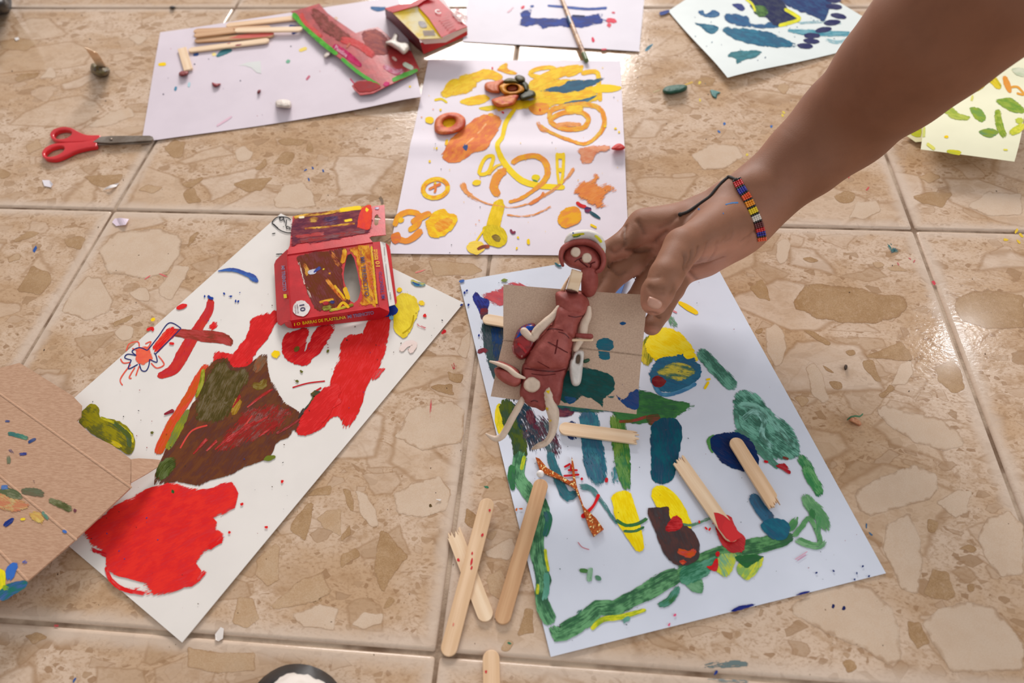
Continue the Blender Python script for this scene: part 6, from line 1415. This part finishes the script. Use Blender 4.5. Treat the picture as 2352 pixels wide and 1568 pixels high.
def build(cone, n):
    D = np.full(n, 1.0, np.float32)
    def put(c, k):
        sl, d = c; D[sl] = smin(D[sl], d, k)
    # flattening direction of the forearm and of the palm (across the back of the hand)
    for (a, ra), (b, rb) in zip(ARM, ARM[1:]): put(cone(a, b, ra, rb), .012)
    put(cone(ARM[0][0], Z(1672, 480, .070), .0218, .0200), .014)
    put(cone(Z(1700, 505, .062), Z(1610, 520, .060), .0200, .0165), .014)
    for f, r0 in ((IX, .0150), (MD, .0150), (RG, .0140), (PK, .0130)):
        put(cone(Z(1665, 500, .062)*.65+f[0][0]*.35, f[0][0], r0, f[0][1]+.0008), .012)
    put(cone(Z(1672, 545, .058), Z(1590, 596, .044), .0165, .0130), .012)
    put(cone(Z(1690, 530, .056), Z(1620, 590, .040), .0170, .0130), .012)
    put(cone(Z(1660, 510, .078), TH[0][0]*.5+TH[1][0]*.5, .0150, .0125), .012)
    put(cone(Z(1640, 540, .070), Z(1575, 575, .070), .0170, .0110), .012)
    put(cone(Z(1545, 520, .066), Z(1500, 522, .064), .0130, .0112), .010)
    palm = D.copy()
    for f, k in ((TH, .007), (IX, .006), (MD, .005), (RG, .005), (PK, .005)):
        FD = np.full(n, 1.0, np.float32)
        for (a, ra), (b, rb) in zip(f, f[1:]):
            sl, d = cone(a, b, ra, rb); FD[sl] = smin(FD[sl], d, .0025)
        m = FD < .03
        J = np.where(m, smin(palm, FD, k), palm)
        np.minimum(D, J, out=D)
    # ulna bump and tendon at the wrist
    put(cone(Z(1716, 430, .086), Z(1728, 432, .086), .010, .010), .008)
    return D
allp = np.array([p for ch in (ARM, TH, IX, MD, RG, PK) for p, r in ch])
lo = allp.min(0)-.05; hi = allp.max(0)+.05; lo[2] = max(lo[2], .004)
V, Fq = sdf_mesh(build, lo, hi, .0014)
HB = BVHTree.FromPolygons([Vector(v) for v in V], [tuple(int(i) for i in f) for f in Fq])
def hit(px, py, off=0.0):
    d = ray(px, py); l, nn, i, dd = HB.ray_cast(CAM, d)
    return (l + nn*off if off else l) if l is not None else None
# vertex normals for the creases
fn = np.cross(V[Fq[:, 2]]-V[Fq[:, 0]], V[Fq[:, 3]]-V[Fq[:, 1]]); VN = np.zeros_like(V)
for k in range(4): np.add.at(VN, Fq[:, k], fn)
VN /= np.linalg.norm(VN, axis=1)[:, None]+1e-12
kh = lambda *p: K(1260, 380, 3.92, p)
CREASE = [([(690,545),(680,620),(695,690),(680,725)], .9, 1.5), ([(800,500),(840,560),(865,620)], .8, 1.8), ([(705,762),(800,768),(930,768)], 1.1, 1.8), ([(1225,930),(1290,925),(1400,890),(1560,830)], .9, 1.6), ([(1240,935),(1290,990),(1335,1030)], .8, 1.6),
          ([(1225,915),(1235,850),(1225,810)], .8, 1.6), ([(1255,905),(1285,830),(1290,770)], .7, 1.5), ([(1290,890),(1340,800),(1350,740)], .7, 1.5), ([(1345,870),(1400,790),(1430,700)], .5, 1.5), ([(960,700),(1000,650),(1060,600)], 1.0, 2.2), ([(890,1330),(950,1335),(1000,1365)], .9, 1.5),
          ([(540,900),(590,945),(640,985)], .7, 1.5), ([(905,1120),(960,1150),(1030,1150)], .4, 1.2), ([(900,1090),(960,1110),(1040,1105)], .4, 1.2), ([(1590,680),(1640,660),(1660,600)], .3, 1.4), ([(1500,720),(1560,690),(1600,640)], .3, 1.4), ([(1740,680),(1800,640),(1860,590)], .5, 1.6), ([(1440,860),(1500,770),(1520,690)], .4, 1.3), ([(1000,560),(1080,520),(1150,460)], .5, 2.0), ([(560,760),(600,790),(680,730)], .6, 1.4), ([(880,1000),(930,1010),(990,1005)], .3, 1.2), ([(1130,1090),(1120,1130),(1100,1160)], .4, 1.2), ([(620,975),(660,985),(690,965)], .6, 1.4)]
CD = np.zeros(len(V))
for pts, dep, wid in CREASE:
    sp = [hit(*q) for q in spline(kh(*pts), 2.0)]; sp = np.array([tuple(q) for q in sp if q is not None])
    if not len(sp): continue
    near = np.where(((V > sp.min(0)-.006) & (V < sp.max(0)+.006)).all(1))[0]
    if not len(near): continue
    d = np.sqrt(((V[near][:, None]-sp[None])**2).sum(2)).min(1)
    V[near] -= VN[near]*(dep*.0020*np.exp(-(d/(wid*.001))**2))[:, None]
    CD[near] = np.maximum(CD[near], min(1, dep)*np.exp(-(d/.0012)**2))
# skin colour: browner on the back, paler and pinker on the palm side
pd = np.array((-.25, -.78, -.55)); pd /= np.linalg.norm(pd)
ra_ = np.clip((WR[0]+.03-V[:, 0])/.05, 0, 1)
pal = np.clip((VN@pd+.10)/.65, 0, 1)*ra_
back = np.array(lin((146, 100, 76))); arm_ = np.array(lin((138, 92, 68))); palmc = np.array(lin((196, 138, 116)))
cc = arm_*(1-ra_[:, None])+back*ra_[:, None]; cc = cc*(1-pal[:, None])+palmc*pal[:, None]
cc = cc*(1-.35*CD[:, None])  # crease lines darkened: skin pigment plus some shade painted into the colour
o_ = at(1720, 470, 0)
person = thing('person', 'bare brown forearm and hand pinching the grey card of the clay figure', 'person', (o_.x, o_.y, 0))
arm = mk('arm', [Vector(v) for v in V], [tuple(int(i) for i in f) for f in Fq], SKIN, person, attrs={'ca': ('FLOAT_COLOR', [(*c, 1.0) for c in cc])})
HSF = Solid([arm])
# thumb nail
nl = kh((895,1200),(905,1178),(950,1190),(1000,1213),(1022,1238),(1014,1272),(985,1292),(935,1288),(895,1262),(886,1228))
pillow(HSF, nl, .0010, NAIL, arm, -.0001, 5, 0, name='thumb_nail', grid=2.5)
for pts, w in (([(1590,350),(1640,338),(1715,332)], 5), ([(1340,385),(1365,400)], 5), ([(1570,420),(1575,440)], 4)):
    ribbon(HSF, kh(*pts), w, (70, 120, 176), None, .4, arm, .0003, name='paint_smear')
# ------------------------------------------------------------------ bead bracelet
br = thing('bracelet', 'striped glass bead bracelet with a black cord on the wrist', 'bracelet', (o_.x, o_.y, 0))
path = kh((1690,118),(1712,165),(1745,225),(1785,285),(1818,355),(1850,425),(1878,490),(1900,555),(1915,615),(1925,680))
cols = ['black', 'red', 'red', 'red', 'black', 'blue', 'blue', 'blue', 'black', 'orange', 'orange', 'orange', 'black', 'amber', 'amber', 'amber', 'black', 'yellow', 'yellow', 'yellow', 'black', 'white', 'white', 'white', 'black', 'maroon', 'maroon', 'maroon', 'red', 'red', 'blue', 'blue', 'black', 'orange', 'orange']
CM = dict(black=(22, 18, 20), red=(196, 26, 34), blue=(34, 36, 150), orange=(226, 80, 26), amber=(232, 146, 24), yellow=(232, 204, 24), white=(220, 214, 206), maroon=(96, 30, 34))
BM = {k: m_plain('bead_'+k, v, .22, None, 60, 400, 0, coat=.4) for k, v in CM.items()}
sp = spline(path, 1.0)
cum = [0.0]
for i in range(1, len(sp)): cum.append(cum[-1]+math.hypot(sp[i][0]-sp[i-1][0], sp[i][1]-sp[i-1][1]))
def unit_bead():
    bm = bmesh.new(); bmesh.ops.create_icosphere(bm, subdivisions=2, radius=1.0)
    v = [x.co.copy() for x in bm.verts]; f = [tuple(y.index for y in x.verts) for x in bm.faces]; bm.free(); return v, f
UB = unit_bead()
def beads(name, centers, r, mat, parent):
    vs, fs = [], []
    for c in centers:
        k = len(vs); vs += [c+v*r for v in UB[0]]; fs += [tuple(i+k for i in f) for f in UB[1]]
    return mk(name, vs, fs, mat, parent)
runs = []
for i, c in enumerate(cols):
    if runs and runs[-1][0] == c: runs[-1][1].append(i)
    else: runs.append([c, [i]])
N_ = len(cols); band = []
for c, ids in runs:
    cen = []
    for i in ids:
        tt = (i+.5)/N_*cum[-1]; k = next(j for j in range(len(cum)) if cum[j] >= tt)
        x, y = sp[k]; x2, y2 = sp[min(len(sp)-1, k+2)]; x1, y1 = sp[max(0, k-2)]
        tx, ty = x2-x1, y2-y1; l = math.hypot(tx, ty); nx_, ny_ = -ty/l, tx/l
        for m in (-1.5, -.5, .5, 1.5):
            q = hit(x+nx_*m*5.2, y+ny_*m*5.2)
            if q is None: q = band[-1] if band else at(x, y, .08)
            else:
                d = ray(x, y); q = q - d*.0009
            band.append(q); cen.append(q)
    beads('bead_band', cen, .00098, BM[c], br)
cp = kh((1690,118),(1650,98),(1620,95),(1560,140),(1500,205),(1450,265),(1390,310),(1320,360),(1250,405),(1185,428))
pts3 = []
for x, y in cp:
    q = hit(x, y+3); pts3.append((q if q is not None else hit(x+4, y+12) or at(x, y, .085)) - ray(x, y)*.0011)
tube3(pts3, [.0010, .0010, .0012, .0011, .0010, .0010, .0011, .0011, .0011, .0012], BLACKCORD, br, name='cord')
for q in (pts3[-1], pts3[2], pts3[0]): beads('cord_knot', [q], .0016, BLACKCORD, br)
